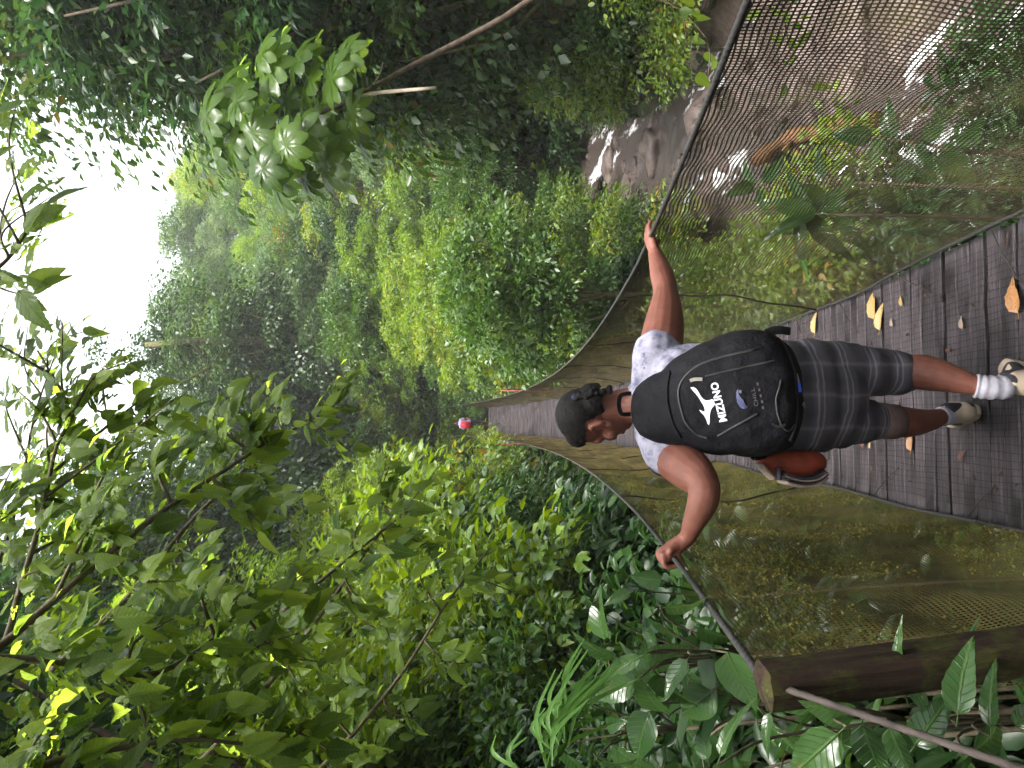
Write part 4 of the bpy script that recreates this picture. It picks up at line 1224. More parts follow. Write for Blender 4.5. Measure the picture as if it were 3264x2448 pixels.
leaf_plant('broad_leaf_plant', 'broad veined plant with wet shining leaves under the rusty back cable', 120, 2750, 1.25,
  [zl(1250, 1360, 0, -.75, -.55, .125, ovate_v[0]), zl(1380, 1310, .05, -.95, .25, .13, ovate_v[1]), zl(1300, 1130, .15, .6, .5, .10, ovate_v[0]), zl(1330, 1260, .1, .1, -.9, .085, heart_v[1]),
   zl(1100, 1180, .2, .2, -.9, .10, heart_v[0]), zl(1520, 1330, .1, -.9, .2, .10, ovate_v[1]), zl(900, 1250, .15, -.9, -.3, .075, lance_v[0]), zl(640, 1480, .1, .9, .2, .10, lance_v[1])], 52)
leaf_plant('fern_leaf_plant', 'cluster of upright pointed leaves at the foot of the dark post', 100, 3050, 1.3,
  [zl(1870, 1260, 0, .8, .1, .12, ovate_v[1]), zl(1700, 1230, .1, .7, -.3, .10, lance_v[0]), zl(2040, 1330, .05, .9, .0, .11, lance_v[0]), zl(1600, 1170, .12, .9, -.5, .13, lance_v[1]),
   zl(2140, 1080, .1, .5, .6, .09, ovate_v[0]), zl(2170, 1320, .08, .6, .3, .07, ovate_v[0]), zl(1650, 1420, .1, .8, .4, .11, ovate_v[0]), zl(1480, 1400, .15, .2, .9, .09, heart_v[1]), zl(1950, 1450, .1, .3, .8, .12, ovate_v[1]), zl(1800, 1130, .2, .9, .1, .13, lance_v[1])], 53)
leaf_plant('heart_leaf_plant', 'pair of bright heart-shaped leaves beside the left gripping hand', 560, 2130, 2.9,
  [(600, 2095, 0, .0, -.9, .10, heart_v[0]), (560, 2010, .2, -.3, -.9, .11, ovate_v[1]), (470, 2080, .1, -.6, .6, .12, lance_v[0])], 54)
rr = random.Random(77)
for i, (U, V, y, lab) in enumerate([(150, 2150, 1.9, 'shaded plant with long pale leaves lowest in the left corner'), (420, 2080, 2.5, 'plant with slanting narrow leaves above the post top'),
                                    (180, 1850, 2.3, 'plant with grey sheened leaves deep in the shade'), (60, 2500, 1.5, 'plant with arching leaves against the frame edge under the cable')]):
    lv = []
    for k in range(9):
        lv.append((U + rr.uniform(-190, 190), V + rr.uniform(-170, 170), rr.uniform(-.05, .35), rr.uniform(-1, .6), rr.uniform(-.3, 1), rr.uniform(.09, .15), rr.choice(ovate_v + lance_v + heart_v[1:])))
    leaf_plant('broad_leaf_plant', lab, U, V, y, lv, 60 + i)

# ---- bright palm-like fronds rising at the left edge
m, nt, out = mat_new('frond')
M['frond'] = leaf_mat('frond_green', (.07, .16, .03), (.12, .25, .05), (.20, .33, .09), rough=.45, spec=.25, transl=.4)
def frond_plant(name, label, tips, base, seed):
    rr = random.Random(seed)
    b0 = px(*base)
    root = empty(name, (b0.x, b0.y, float(ground(b0.x, b0.y))))
    tag(root, label, 'plant')
    for (tu, tv, ty, n) in tips:
        tip = A(px(tu, tv, ty)); b = A(b0)
        for k in range(n):
            q = rr.uniform(.55, 1.0)
            st = b + (tip - b) * rr.uniform(0, .45) + np.array([rr.uniform(-.01, .01), rr.uniform(-.02, .02), rr.uniform(-.01, .01)])
            e = b + (tip - b) * q + np.array([rr.uniform(-.05, .05), rr.uniform(-.05, .05), rr.uniform(-.045, .045)])
            mid = (st + e) / 2 + np.array([0, 0, .03])
            S = spline([st, mid, e], 9)
            V, Fc = [], []
            for i, s in enumerate(S):
                w = .0042 * math.sin(math.pi * (i + .6) / 9.2) ** .7
                sd = unit(np.cross(unit(e - st), np.array([.3, -1, .5])))
                V += [s - sd * w, s + np.array([0, 0, -w * .5]), s + sd * w]
            for i in range(8):
                for j in range(2):
                    a = i * 3 + j; Fc.append((a, a + 1, a + 4, a + 3))
            me = pmesh('leaflet', V, Fc, True)
            child_at('leaflet', me, M['frond'], root)
        child_at('stem', MB().add(*tube([b + (b - tip) * .3, b, b + (tip - b) * .5], [.004, .004, .002], 6)).build('stem'), M['frond'], root)
frond_plant('frond_plant', 'bright green grassy fronds leaning up beside the left netting', [(345, 1900, 1.75, 18), (270, 1820, 1.7, 9), (300, 1975, 1.75, 9)], (-10, 1740, 1.6), 81)
frond_plant('frond_plant', 'two short bright blades at the frame edge', [(90, 1590, 1.6, 4)], (-60, 1690, 1.55), 82)

# ---- sapling and trailing plants seen through the right netting
def sapling(name, label, stem, leaves, seed):
    rr = random.Random(seed)
    S = [A(px(*s)) for s in stem]
    g = np.array([S[0][0], S[0][1], float(ground(S[0][0], S[0][1]))])
    if g[2] < S[0][2]: S = [g] + S
    Sp = spline(S, 16)
    root = empty(name, tuple(Sp[0]))
    tag(root, label, 'plant')
    child_at('stem', MB().add(*tube(Sp, [.011 - .007 * i / 15 for i in range(16)], 6)).build('stem'), M['twig'], root)
    for (q, du, dv, L, me) in leaves:
        p = Vector(Sp[min(15, int(q * 15))])
        ax = (RGT * du - UPV * dv + FWD * rr.uniform(-.3, .3)).normalized()
        nr = (Vector((0, -.6, 1.0)) + Vector((rr.uniform(-.4, .4), 0, 0))).normalized()
        o = link('leaf', me, None, root)
        o.matrix_local = Matrix.Translation(root.location).inverted() @ leaf_matrix(p, ax, nr, L)
sapling('sapling', 'thin bare-stemmed sapling standing behind the right netting', [(1850, 3150, 3.6), (1865, 2750, 3.9), (1860, 2480, 4.1), (1855, 2380, 4.2)],
        [(.98, -.3, -.9, .16, ovate_v[0]), (.95, .7, -.4, .15, ovate_v[1]), (.9, -.9, .2, .2, lance_v[0]), (.8, .9, .3, .2, ovate_v[0]), (.72, -.6, .9, .26, ovate_v[1]), (.6, .8, -.2, .22, lance_v[0]), (.5, -.8, .5, .2, ovate_v[0]), (.4, .8, .5, .2, ovate_v[1]), (.3, -.9, 0, .2, lance_v[1])], 91)
sapling('strap_leaf_plant', 'plant with long arching strap leaves behind the right netting', [(1760, 2900, 3.6), (1765, 2650, 3.7), (1770, 2560, 3.8)],
        [(1, -.9, -.2, .30, lance_v[1]), (.95, -.7, .5, .34, lance_v[0]), (.9, .8, -.5, .28, lance_v[1]), (.8, .3, -1, .30, lance_v[0]), (.8, -.3, -1, .26, lance_v[1]), (.7, .9, .4, .3, lance_v[0]), (.6, -.9, .6, .26, lance_v[0]), (.9, .6, .9, .26, ovate_v[0])], 92)
sapling('leafy_sapling', 'leafy sapling with soft green leaves low behind the right netting', [(1960, 3200, 3.0), (1990, 2950, 3.1), (2010, 2780, 3.2)],
        [(1, .2, -1, .16, ovate_v[0]), (.95, -.8, -.4, .16, ovate_v[1]), (.9, .8, -.3, .16, ovate_v[0]), (.75, -.8, .2, .18, ovate_v[0]), (.7, .8, .4, .18, ovate_v[1]), (.5, -.7, .5, .18, heart_v[1]), (.45, .8, .3, .18, ovate_v[0]), (.3, -.6, -.5, .17, lance_v[0]), (.3, .9, -.2, .16, ovate_v[0])], 93)
branch('hanging_vine', 'hanging vine of toothed leaves beside the right handrail cable',
       [(2520, 1900, 2.6), (2440, 2130, 2.6), (2390, 2200, 2.65), (2300, 2260, 2.7), (2180, 2255, 2.75)], .005,
       [(10, (2370, 2180, 2.6)), (15, (2300, 2190, 2.7)), (20, (2190, 2205, 2.75)), (8, (2440, 2260, 2.6))], 22, .085, 9, holes=0)
branch('hanging_vine', 'trailing leafy spray crossing the top of the right netting',
       [(2600, 2480, 2.9), (2440, 2490, 2.9), (2330, 2510, 3.0), (2200, 2530, 3.1)], .005,
       [(10, (2380, 2420, 2.9)), (15, (2330, 2600, 3.0)), (20, (2160, 2590, 3.1)), (8, (2420, 2620, 2.9))], 20, .10, 10, holes=0)

# ------------------------------------------------------------------ boulders, driftwood
M['rock'] = None
m, nt, out = mat_new('rock')
tc = N(nt, 'ShaderNodeTexCoord')
g1 = noise_tex(nt, 2.2, 6, .65, tc.outputs['Object']); g2 = noise_tex(nt, 14, 6, .7, tc.outputs['Object'])
c1 = ramp(nt, g1, [(0.32, (.055, .040, .030)), (0.5, (.13, .095, .082)), (0.7, (.22, .175, .16))])
c2 = ramp(nt, g2, [(0.3, (.6, .6, .6)), (0.7, (1.2, 1.2, 1.2))])
mx = N(nt, 'ShaderNodeMix', data_type='RGBA', blend_type='MULTIPLY'); mx.inputs[0].default_value = .8
nt.links.new(c1, mx.inputs[6]); nt.links.new(c2, mx.inputs[7])
pbsdf(nt, out, mx.outputs[2], .42, .45, g2, .8, .04)
M['rock'] = m
def rock_mesh(seed, sx_=1, sy_=1, sz_=.6):
    bm = bmesh.new()
    bmesh.ops.create_icosphere(bm, subdivisions=4, radius=1)
    for v in bm.verts:
        p = v.co.copy()
        d = 1 + .36 * mnoise.noise(p * 1.1 + Vector((seed, 0, 0))) + .20 * mnoise.noise(p * 2.7 + Vector((0, seed, 0))) + .05 * mnoise.noise(p * 7)
        q = p * d
        v.co = Vector((q.x * sx_, q.y * sy_, max(q.z, -.6) * sz_))
    me = bpy.data.meshes.new('boulder'); bm.to_mesh(me); bm.free()
    for f in me.polygons: f.use_smooth = True
    me.materials.append(M['rock'])
    return me
rocks = [rock_mesh(3.1), rock_mesh(8.7, 1.2, .9, .5), rock_mesh(5.5, .9, 1.2, .7), rock_mesh(12.2, 1.3, 1, .45)]
def ground_hit(U, V, lift=0):
    """where the sight line meets the slope, by stepping along it."""
    d = (px(U, V, 1.0) - CAM)
    for k in range(200, 6000):
        p = CAM + d * (k * .01)
        if p.z < float(ground(p.x, p.y)) + lift: return p
    return CAM + d * 60
RK = [(1800, 2262, .62, 'long brown boulder parting the white rapids'), (1880, 2190, .5, 'dark round boulder at the head of the rapids'), (2080, 2260, .6, 'brown boulder against the far bank'),
      (1700, 2160, .55, 'brown boulder below the outstretched hand'), (1990, 2090, .7, 'pale pink boulder beside the small waterfall'), (1840, 2010, .6, 'pinkish rock shelf beside the upper pool'),
      (2130, 2440, .55, 'half-sunk boulder near the driftwood'), (2260, 2560, .7, 'pink boulder on the far bank'), (2330, 2720, .6, 'rough reddish boulder at the frame edge'), (2190, 2700, .5, 'low flat stone on the far bank'),
      (1560, 2300, .5, 'dark stone under the netting beside the arm'), (1720, 2420, .35, 'small grey stone in the shallows'), (2010, 2580, .4, 'wet stone below the driftwood'), (1930, 1950, .6, 'dark ledge stone at the top of the creek'),
      (2220, 2400, .6, 'large purple-brown rock on the water edge'), (1640, 2520, .4, 'mossy stone at the near water edge'), (2360, 2900, .5, 'rounded stone low at the frame edge')]
for i, (U, V, s, lab) in enumerate(RK):
    p = ground_hit(U, V, .1)
    o = link('boulder', rocks[i % 4])
    o.location = (p.x, p.y, float(ground(p.x, p.y)) + .1 * s)
    o.rotation_euler = (0, 0, i * 1.7); o.scale = (s, s, s)
    tag(o, lab, 'boulder', 'boulders in and beside the creek')
rr = random.Random(15)
mbst = []
for i in range(110):
    y = rr.uniform(6, 28); x = float(xc(y)) + rr.uniform(-2.6, 3.0)
    s = rr.uniform(.06, .22)
    o = link('cobble', rocks[i % 4]); o.location = (x, y, float(ground(x, y)) + .12 + .03 * rr.random()); o.rotation_euler = (rr.uniform(-.3, .3), rr.uniform(-.3, .3), rr.uniform(0, 6)); o.scale = (s, s, s)
    tag(o, 'cobble in the creek bed, ' + ('close' if y < 12 else 'midway up' if y < 19 else 'distant' if y < 26 else 'farthest up') + (', near side' if x < float(xc(y)) - .8 else ', far side' if x > float(xc(y)) + 1 else ', midstream'), 'stone', 'cobbles in the creek bed')
M['drift'] = simple('driftwood', (.17, .092, .045), .7, .3, .35, 12, .6)
a = ground_hit(1938, 2450, .25); b = ground_hit(2062, 2840, .3)
log = empty('driftwood_log', (a.x, a.y, a.z)); tag(log, 'orange-brown driftwood trunk lying across the creek', 'log')
S = spline([A(a) + [0, 0, .2], A(a) * .6 + A(b) * .4 + [.12, 0, .3], A(a) * .25 + A(b) * .75 + [.05, 0, .25], A(b) + [0, 0, .2]], 16)
child_at('trunk', MB().add(*tube(S, [.10 + .03 * math.sin(i * 1.3) for i in range(16)], 12)).build('trunk'), M['drift'], log)
child_at('branch_stub', MB().add(*tube([S[6], S[6] + np.array([-.25, -.1, .22])], [.05, .025], 8)).build('branch_stub'), M['drift'], log)

# ------------------------------------------------------------------ leaves fallen on the boards
def deck_hit(U, V):
    d = px(U, V, 1.0) - CAM
    for k in range(100, 7600):
        p = CAM + d * (k * .005)
        if p.z < deck_z(p.y) + .012: return p
M['fall_y'] = simple('fallen_yellow', (.24, .165, .05), .5, .4, .25, 30, .3)
M['fall_o'] = simple('fallen_orange', (.20, .095, .032), .5, .4, .35, 30, .3)
M['fall_b'] = simple('fallen_brown', (.065, .028, .019), .7, .3, .4, 30, .4)
M['fall_w'] = simple('fallen_pale', (.20, .145, .115), .6, .3, .3, 30, .3)
FL = [(1430, 2788, 0.178, 80, 'fall_y', 'large curled yellow leaf on the boards right of the shorts'), (1395, 2805, 0.155, 95, 'fall_y', 'second yellow leaf overlapping the large curled one'),
      (1385, 2598, 0.155, 88, 'fall_y', 'narrow yellow leaf beyond the backpack strap'), (1474, 2878, 0.062, 60, 'fall_y', 'small yellow leaf far right on the boards'), (1408, 2847, 0.054, 60, 'fall_w', 'tiny pale leaf next to the curled yellow leaf'),
      (1010, 2905, 0.109, 90, 'fall_o', 'golden leaf on the boards left of the calves'), (1020, 2752, 0.139, 95, 'fall_b', 'withered brown leaf left of the shorts'), (1018, 2775, 0.046, 80, 'fall_y', 'small greenish leaf tip beside the withered leaf'),
      (1400, 3070, 0.062, 70, 'fall_w', 'pale leaf scrap right of the near foot'), (1450, 3248, 0.155, 70, 'fall_o', 'orange-brown leaf cut by the frame edge'), (1120, 1790, 0.078, 20, 'fall_w', 'pale leaf on the boards beyond the head'),
      (1180, 1770, 0.093, 50, 'fall_o', 'orange leaf on the far boards'), (1060, 1700, 0.109, 10, 'fall_o', 'orange leaf farthest along the boards'), (1330, 3030, 0.046, 10, 'fall_b', 'dark leaf scrap right of the near calf'), (980, 3060, 0.062, 130, 'fall_b', 'dark leaf scrap left of the far foot')]
fl_mesh = {}
for i, (U, V, L, ang, mk, lab) in enumerate(FL):
    p = deck_hit(U, V)
    if (mk) not in fl_mesh:
        q = leaf_obj_mesh('fallen_leaf', 10, 3, .42, .6, .04, .05, seed=70 + len(fl_mesh)); q.materials.append(M[mk]); fl_mesh[mk] = q
    o = link('fallen_leaf', fl_mesh[mk])
    aa = R(ang)
    o.matrix_world = leaf_matrix(Vector((p.x, p.y, deck_z(p.y) + .014)), Vector((math.sin(aa), math.cos(aa), -.1)), Vector((.1, -.15, 1)), L)
    tag(o, lab, 'leaf')
# ------------------------------------------------------------------ the walker
M['skin'] = None
m, nt, out = mat_new('skin')
g1 = noise_tex(nt, 14, 6, .65); g2 = noise_tex(nt, 130, 5, .7)
cs = ramp(nt, g1, [(0.28, (.105, .038, .026)), (0.5, (.155, .057, .039)), (0.72, (.200, .080, .057))])
rs_ = ramp(nt, g1, [(0.3, (.42, .42, .42)), (0.7, (.68, .68, .68))])
b = pbsdf(nt, out, cs, rs_, .32, g2, .45, .003)
b.inputs['Subsurface Weight'].default_value = .08
b.inputs['Subsurface Radius'].default_value = (.01, .004, .002)
M['skin'] = m
M['hair'] = simple('hair', (.006, .005, .005), .75, .2, .5, 70, .8)
m, nt, out = mat_new('shirt')
g1 = noise_tex(nt, 24, 5, .65); g2 = noise_tex(nt, 300, 2, .5); g3 = noise_tex(nt, 7, 3, .5)
cs = ramp(nt, g1, [(0.36, (.11, .11, .16)), (0.47, (.22, .215, .28)), (0.6, (.30, .29, .36))])
pbsdf(nt, out, cs, .85, .2, g3, .5, .02)
M['shirt'] = m
m, nt, out = mat_new('plaid')
tc = N(nt, 'ShaderNodeTexCoord'); sx = N(nt, 'ShaderNodeSeparateXYZ'); nt.links.new(tc.outputs['Object'], sx.inputs[0])
wob = noise_tex(nt, 9, 2, .5, tc.outputs['Object'])
def stripes(src, freq, stops):
    ad = N(nt, 'ShaderNodeMath', operation='MULTIPLY_ADD'); nt.links.new(wob, ad.inputs[0]); ad.inputs[1].default_value = .03; nt.links.new(src, ad.inputs[2])
    mu = N(nt, 'ShaderNodeMath', operation='MULTIPLY'); nt.links.new(ad.outputs[0], mu.inputs[0]); mu.inputs[1].default_value = freq
    fr = N(nt, 'ShaderNodeMath', operation='FRACT'); nt.links.new(mu.outputs[0], fr.inputs[0])
    return ramp(nt, fr.outputs[0], stops)
lo, hi, md = (.040, .037, .047), (.32, .30, .36), (.105, .096, .118)
st = [(0.0, lo), (0.30, md), (0.36, hi), (0.41, md), (0.50, md), (0.55, hi), (0.60, md), (0.78, lo)]
s1 = stripes(sx.outputs[2], 9.0, st); s2 = stripes(sx.outputs[0], 9.0, [(0, (.05, .05, .056)), (0.4, (.09, .085, .095)), (0.5, (.20, .19, .21)), (0.6, (.08, .075, .085)), (0.9, (.05, .05, .056))])
mx = N(nt, 'ShaderNodeMix', data_type='RGBA'); mx.inputs[0].default_value = .45
nt.links.new(s1, mx.inputs[6]); nt.links.new(s2, mx.inputs[7])
fb = noise_tex(nt, 12, 4, .6, tc.outputs['Object'])
pbsdf(nt, out, mx.outputs[2], .85, .2, fb, .5, .015)
M['plaid'] = m
M['sock'] = simple('sock', (.33, .32, .37), .9, .2, .1, 60, .5)
M['liner'] = simple('liner', (.21, .155, .14), .9, .2, .15, 40, .4)
m, nt, out = mat_new('shoe_patches')
tc = N(nt, 'ShaderNodeTexCoord')
vo = N(nt, 'ShaderNodeTexVoronoi', distance='EUCLIDEAN'); vo.inputs['Scale'].default_value = 17
nt.links.new(tc.outputs['Object'], vo.inputs['Vector'])
sr = N(nt, 'ShaderNodeSeparateColor'); nt.links.new(vo.outputs['Color'], sr.inputs[0])
pk = ramp(nt, sr.outputs[0], [(0.40, (.018, .018, .024)), (0.42, (.40, .32, .24))])
pbsdf(nt, out, pk, .6, .35)
M['shoe'] = m
M['sole'] = simple('shoe_sole', (.42, .36, .29), .7, .3, .2, 30, .2)
M['navy'] = simple('navy_trim', (.03, .03, .06), .8, .2, .2, 40, .2)

person = empty('person', tuple(px(1150, 3230, 2.95)))
person.location.z = deck_z(2.95)
tag(person, 'person in grey shirt and plaid shorts crossing the bridge, both hands on the cables', 'person')
def pp(name, me, mat): return child_at(name, me, M[mat], person)
def P3(U, V, y): return A(px(U, V, y))

# head frame: face turned to the left and bowed
fdir = np.array([-.86, .46, -.42]); fdir /= np.linalg.norm(fdir)
hup0 = np.array([-.05, .10, 1.0])
hr = np.cross(fdir, hup0); hr /= np.linalg.norm(hr)
hup = np.cross(hr, fdir)
HR = np.stack([hr, fdir, hup], 1)
HC = P3(1120, 1890, 3.06)
HS = 1.04
def H(x, y, z): return HC + HR @ (np.array([x, y, z]) * HS)
def he(c, r): return ellipsoid(H(*c), tuple(q * HS for q in r), HR)
head = [he((0, -.012, .030), (.077, .100, .090)), he((0, .030, -.045), (.062, .066, .078)), he((0, .052, -.095), (.040, .036, .032)), he((0, .070, .010), (.052, .028, .035)),
        he((0, .094, -.032), (.014, .022, .024)), he((0, .102, -.045), (.017, .014, .011)), he((0, .086, -.078), (.025, .016, .013)), he((.040, .060, -.040), (.024, .024, .026)), he((-.040, .060, -.040), (.024, .024, .026))]
ears = []
for sx_ in (-1, 1):
    ears += [he((sx_ * .076, -.002, -.020), (.012, .017, .034)), he((sx_ * .087, -.014, -.012), (.008, .010, .028)), he((sx_ * .086, -.006, .012), (.007, .014, .009)), he((sx_ * .080, .004, -.048), (.009, .010, .013))]
neckt = limb([(P3(1168, 2060, 2.99), .075, .070), (P3(1155, 1990, 3.03), .062, .060), (H(0, -.015, -.05), .060, .060)], 8)
torso = limb([(P3(1182, 2620, 2.93), .13, .11), (P3(1182, 2530, 2.93), .155, .13), (P3(1183, 2400, 2.93), .158, .132), (P3(1183, 2240, 2.96), .178, .14), (P3(1176, 2120, 2.99), .160, .115), (P3(1170, 2075, 3.0), .10, .08)], 22, 24)
RS, RE, RW = P3(1282, 2092, 3.03), P3(1512, 2122, 3.22), P3(1648, 2086, 3.38)
LS, LE, LW = P3(1052, 2100, 2.93), P3(900, 2243, 2.66), P3(733, 2192, 2.735)
armR = limb([(P3(1255, 2085, 3.01), .075, .075), (P3(1335, 2104, 3.06), .080, .078), (P3(1420, 2118, 3.13), .074, .072), (RE, .049, .050), (P3(1570, 2110, 3.28), .047, .043), (P3(1618, 2096, 3.34), .036, .032), (RW, .026, .024)], 26)
armL = limb([(P3(1080, 2095, 2.95), .075, .075), (P3(1000, 2145, 2.86), .080, .078), (P3(945, 2205, 2.74), .070, .070), (LE, .052, .052), (P3(850, 2240, 2.655), .050, .045), (P3(785, 2213, 2.69), .037, .034), (LW, .027, .025)], 26)
# right hand: laid along the cable, fingers straight forward, thumb under it
rail_dir = unit(rail_pt(1, 3.6) - rail_pt(1, 3.4))
def rotv(v, ax, a):
    v = np.array(v); ax = unit(np.array(ax)); return v * math.cos(a) + np.cross(ax, v) * math.sin(a) + ax * np.dot(ax, v) * (1 - math.cos(a))
hand = []
hc = rail_pt(1, 3.46) + np.array([.0, 0, .030])
fd = unit(P3(1744, 2050, 3.45) - RW)                 # finger direction
hn = unit(np.cross(fd, np.array([.35, .2, -.9]))); hn = unit(np.cross(np.cross(fd, np.array([0, 0, 1.0])), fd))   # back of hand, upward
hs = np.cross(fd, hn)                                # across the palm
pc = RW + fd * .045 - hn * .002
hand.append(limb([(RW - fd * .01, .027, .022), (RW + fd * .03, .038, .022), (RW + fd * .080, .042, .019)], 8, ref=tuple(hn)))
for k, (off, L) in enumerate([(-.030, .070), (-.010, .082), (.010, .077), (.029, .060)]):
    a0 = RW + fd * .078 + hs * off
    a1 = a0 + fd * L * .45 - hn * .003
    a2 = a0 + unit(fd - hn * .30) * L * .78
    a3 = a0 + unit(fd - hn * .42) * L
    hand.append(limb([(a0, .0095, .0095), (a1, .0088, .0088), (a2, .008, .008), (a3, .0068, .0068)], 9, 10))
t0 = RW + fd * .02 - hs * .026
hand.append(limb([(t0, .016, .014), (t0 + unit(fd * .6 - hs * .35 - hn * .6) * .036, .0125, .0115), (t0 + unit(fd * .8 - hs * .05 - hn * .8) * .070, .009, .009)], 8, 10))
# left hand: closed over the cable
lc = rail_pt(-1, 2.755)
ld = unit(rail_pt(-1, 2.85) - rail_pt(-1, 2.65))
wd = unit(lc + np.array([0, 0, .03]) - LW)
top = np.array([0, 0, 1.0]); outw = np.array([-1.0, 0, 0])
kn = lc + np.array([.004, 0, .034])
hand.append(limb([(LW, .028, .026), (LW * .45 + kn * .55, .034, .026), (kn, .040, .022)], 9, ref=(0, 0, 1)))
for k, off in enumerate([-.031, -.011, .010, .029]):
    L = [.9, 1.0, .97, .85][k]
    b0 = lc + ld * off
    a0 = b0 + np.array([.012, 0, .036 * L + .002])
    a1 = b0 + np.array([-.026 * L, 0, .030])
    a2 = b0 + np.array([-.030 * L, 0, .000])
    a3 = b0 + np.array([-.010, 0, -.020])
    a4 = b0 + np.array([.010, 0, -.017])
    hand.append(limb([(a0, .0105, .0105), (a1, .0100, .0100), (a2, .0092, .0092), (a3, .0085, .0085), (a4, .0072, .0072)], 12, 10))
t0 = lc + ld * -.040 + np.array([.022, 0, .020])
hand.append(limb([(LW * .6 + t0 * .4, .015, .014), (t0, .0125, .012), (lc + ld * -.012 + np.array([.018, 0, -.010]), .0105, .010), (lc + ld * .012 + np.array([.004, 0, -.024]), .0085, .008)], 9, 10))
# legs
legR = limb([(P3(1255, 2600, 2.94), .080, .08), (P3(1262, 2740, 2.96), .070, .070), (P3(1262, 2880, 2.96), .062, .064), (P3(1260, 2950, 2.90), .064, .066), (P3(1236, 3050, 2.84), .046, .048), (P3(1214, 3130, 2.80), .031, .036), (P3(1214, 3200, 2.79), .032, .04)], 26)
legL = limb([(P3(1108, 2600, 2.95), .080, .08), (P3(1108, 2720, 3.03), .068, .068), (P3(1106, 2840, 3.10), .060, .062), (P3(1102, 2895, 3.13), .058, .060), (P3(1108, 2960, 3.19), .043, .046), (P3(1126, 3020, 3.24), .030, .034), (P3(1134, 3070, 3.24), .031, .04)], 26)
body = remesh('body', head + ears + [neckt, torso, armR, armL, legR, legL] + hand, .0048, 3, .5)
pp('body', body, 'skin')

# hair: close-cropped cap and a curly tail gathered at the back
cap = remesh('hair', [he((0, -.016, .036), (.082, .104, .092)), he((0, -.060, -.020), (.068, .060, .068)), he((0, .035, .075), (.060, .058, .046))], .006, 3, .5,
             cut=lambda c: (lambda q: (q[1] > -.030 and q[2] < .022 + .30 * (q[1] + .03)) or (q[2] < -.068 + .25 * abs(q[0])) or q[1] > .095)(HR.T @ (A(c) - HC) / HS))
for v in cap.vertices:
    d = v.co - Vector(HC); v.co += d.normalized() * (.0020 * nz(*(v.co * 90)) + .0014 * nz(*(v.co * 260)))
pp('hair', cap, 'hair')
mb = []
rr = random.Random(3)
tl = spline([H(-.02, -.094, .030), H(-.03, -.106, .0), H(-.034, -.106, -.04), H(-.03, -.098, -.090)], 12)
for i, p in enumerate(tl):
    for k in range(4):
        mb.append(ellipsoid(p + np.array([rr.uniform(-.011, .011) for _ in range(3)]), tuple(rr.uniform(.007, .013) for _ in range(3)), None, 10, 8))
tail = remesh('hair_tail', mb, .005, 1, .4)
pp('hair_tail', tail, 'hair')
pp('hair_tie', MB().add(*ellipsoid(H(-.024, -.104, .030), (.016, .016, .016))).build('hair_tie'), 'navy')
for sx_ in (-1, 1):
    pp('eye', MB().add(*ellipsoid(H(sx_ * .031, .085, -.002), (.011, .009, .008), HR)).build('eye'), 'sock')

# shirt, shorts, socks, shoes
shirt = remesh('shirt', [limb([(P3(1183, 2450, 2.93), .178, .148), (P3(1183, 2400, 2.93), .186, .158), (P3(1183, 2240, 2.96), .192, .152), (P3(1176, 2120, 2.99), .172, .125), (P3(1168, 2060, 3.0), .088, .080)], 20, 24),
        limb([(P3(1215, 2085, 3.0), .080, .080), (P3(1290, 2093, 3.03), .090, .086), (P3(1322, 2099, 3.05), .093, .088)], 10, 20), limb([(P3(1120, 2090, 2.97), .080, .080), (P3(1050, 2112, 2.91), .090, .086), (P3(1008, 2135, 2.87), .093, .088)], 10, 20)], .006, 5)
def wrinkle(me, amp, fx, fz):
    n = len(me.vertices)
    co = np.empty(n * 3, np.float32); no = np.empty(n * 3, np.float32)
    me.vertices.foreach_get('co', co); me.vertex_normals.foreach_get('vector', no)
    co = co.reshape(-1, 3); no = no.reshape(-1, 3)
    d = np.array([nz(c[0] * fx, c[1] * fx, c[2] * fz) for c in co])
    me.vertices.foreach_set('co', (co + no * (amp * d)[:, None]).ravel().astype(np.float32)); me.update()
wrinkle(shirt, .006, 14, 22)
pp('shirt', shirt, 'shirt')
def ring(c, ax, r1, r2, w, name, mat):
    ax = unit(ax)
    pp(name, MB().add(*tube([c - ax * w, c, c + ax * w], [(r1, r2)] * 3, 22, ref=(0, 1, 0))).build(name), mat)
ring(P3(998, 2142, 2.86), P3(945, 2205, 2.74) - P3(1050, 2112, 2.91), .089, .086, .004, 'sleeve_hem', 'navy')
shorts = remesh('shorts', [limb([(P3(1183, 2450, 2.93), .196, .168), (P3(1183, 2540, 2.93), .200, .172), (P3(1183, 2630, 2.94), .175, .150)], 10, 24),
        limb([(P3(1262, 2570, 2.93), .120, .125), (P3(1264, 2720, 2.95), .102, .106), (P3(1260, 2835, 2.96), .083, .086), (P3(1258, 2868, 2.955), .081, .083)], 14, 20), limb([(P3(1105, 2570, 2.94), .118, .122), (P3(1106, 2680, 3.0), .098, .102), (P3(1107, 2772, 3.05), .078, .082)], 14, 20)], .006, 5)
wrinkle(shorts, .008, 9, 26)
pp('shorts', shorts, 'plaid')
o = pp('inner_short_leg', MB().add(*tube([P3(1107, 2760, 3.05), P3(1107, 2800, 3.07), P3(1104, 2852, 3.10)], [(.070, .072), (.069, .071), (.066, .068)], 22, ref=(0, 1, 0))).build('inner_short_leg'), 'liner')
o['label'] = 'beige under-short showing below the left hem'
def sock(c0, c1, c2, r):
    S = spline([c0, c1, c2], 14)
    pp('sock', MB().add(*tube(S, [(r[0] * (1 + .06 * math.sin(i * 1.9)), r[1] * (1 + .06 * math.sin(i * 1.9))) for i in range(14)], 20, ref=(0, 1, 0))).build('sock'), 'sock')
sock(P3(1218, 3108, 2.81), P3(1213, 3150, 2.795), P3(1214, 3215, 2.79), (.041, .046))
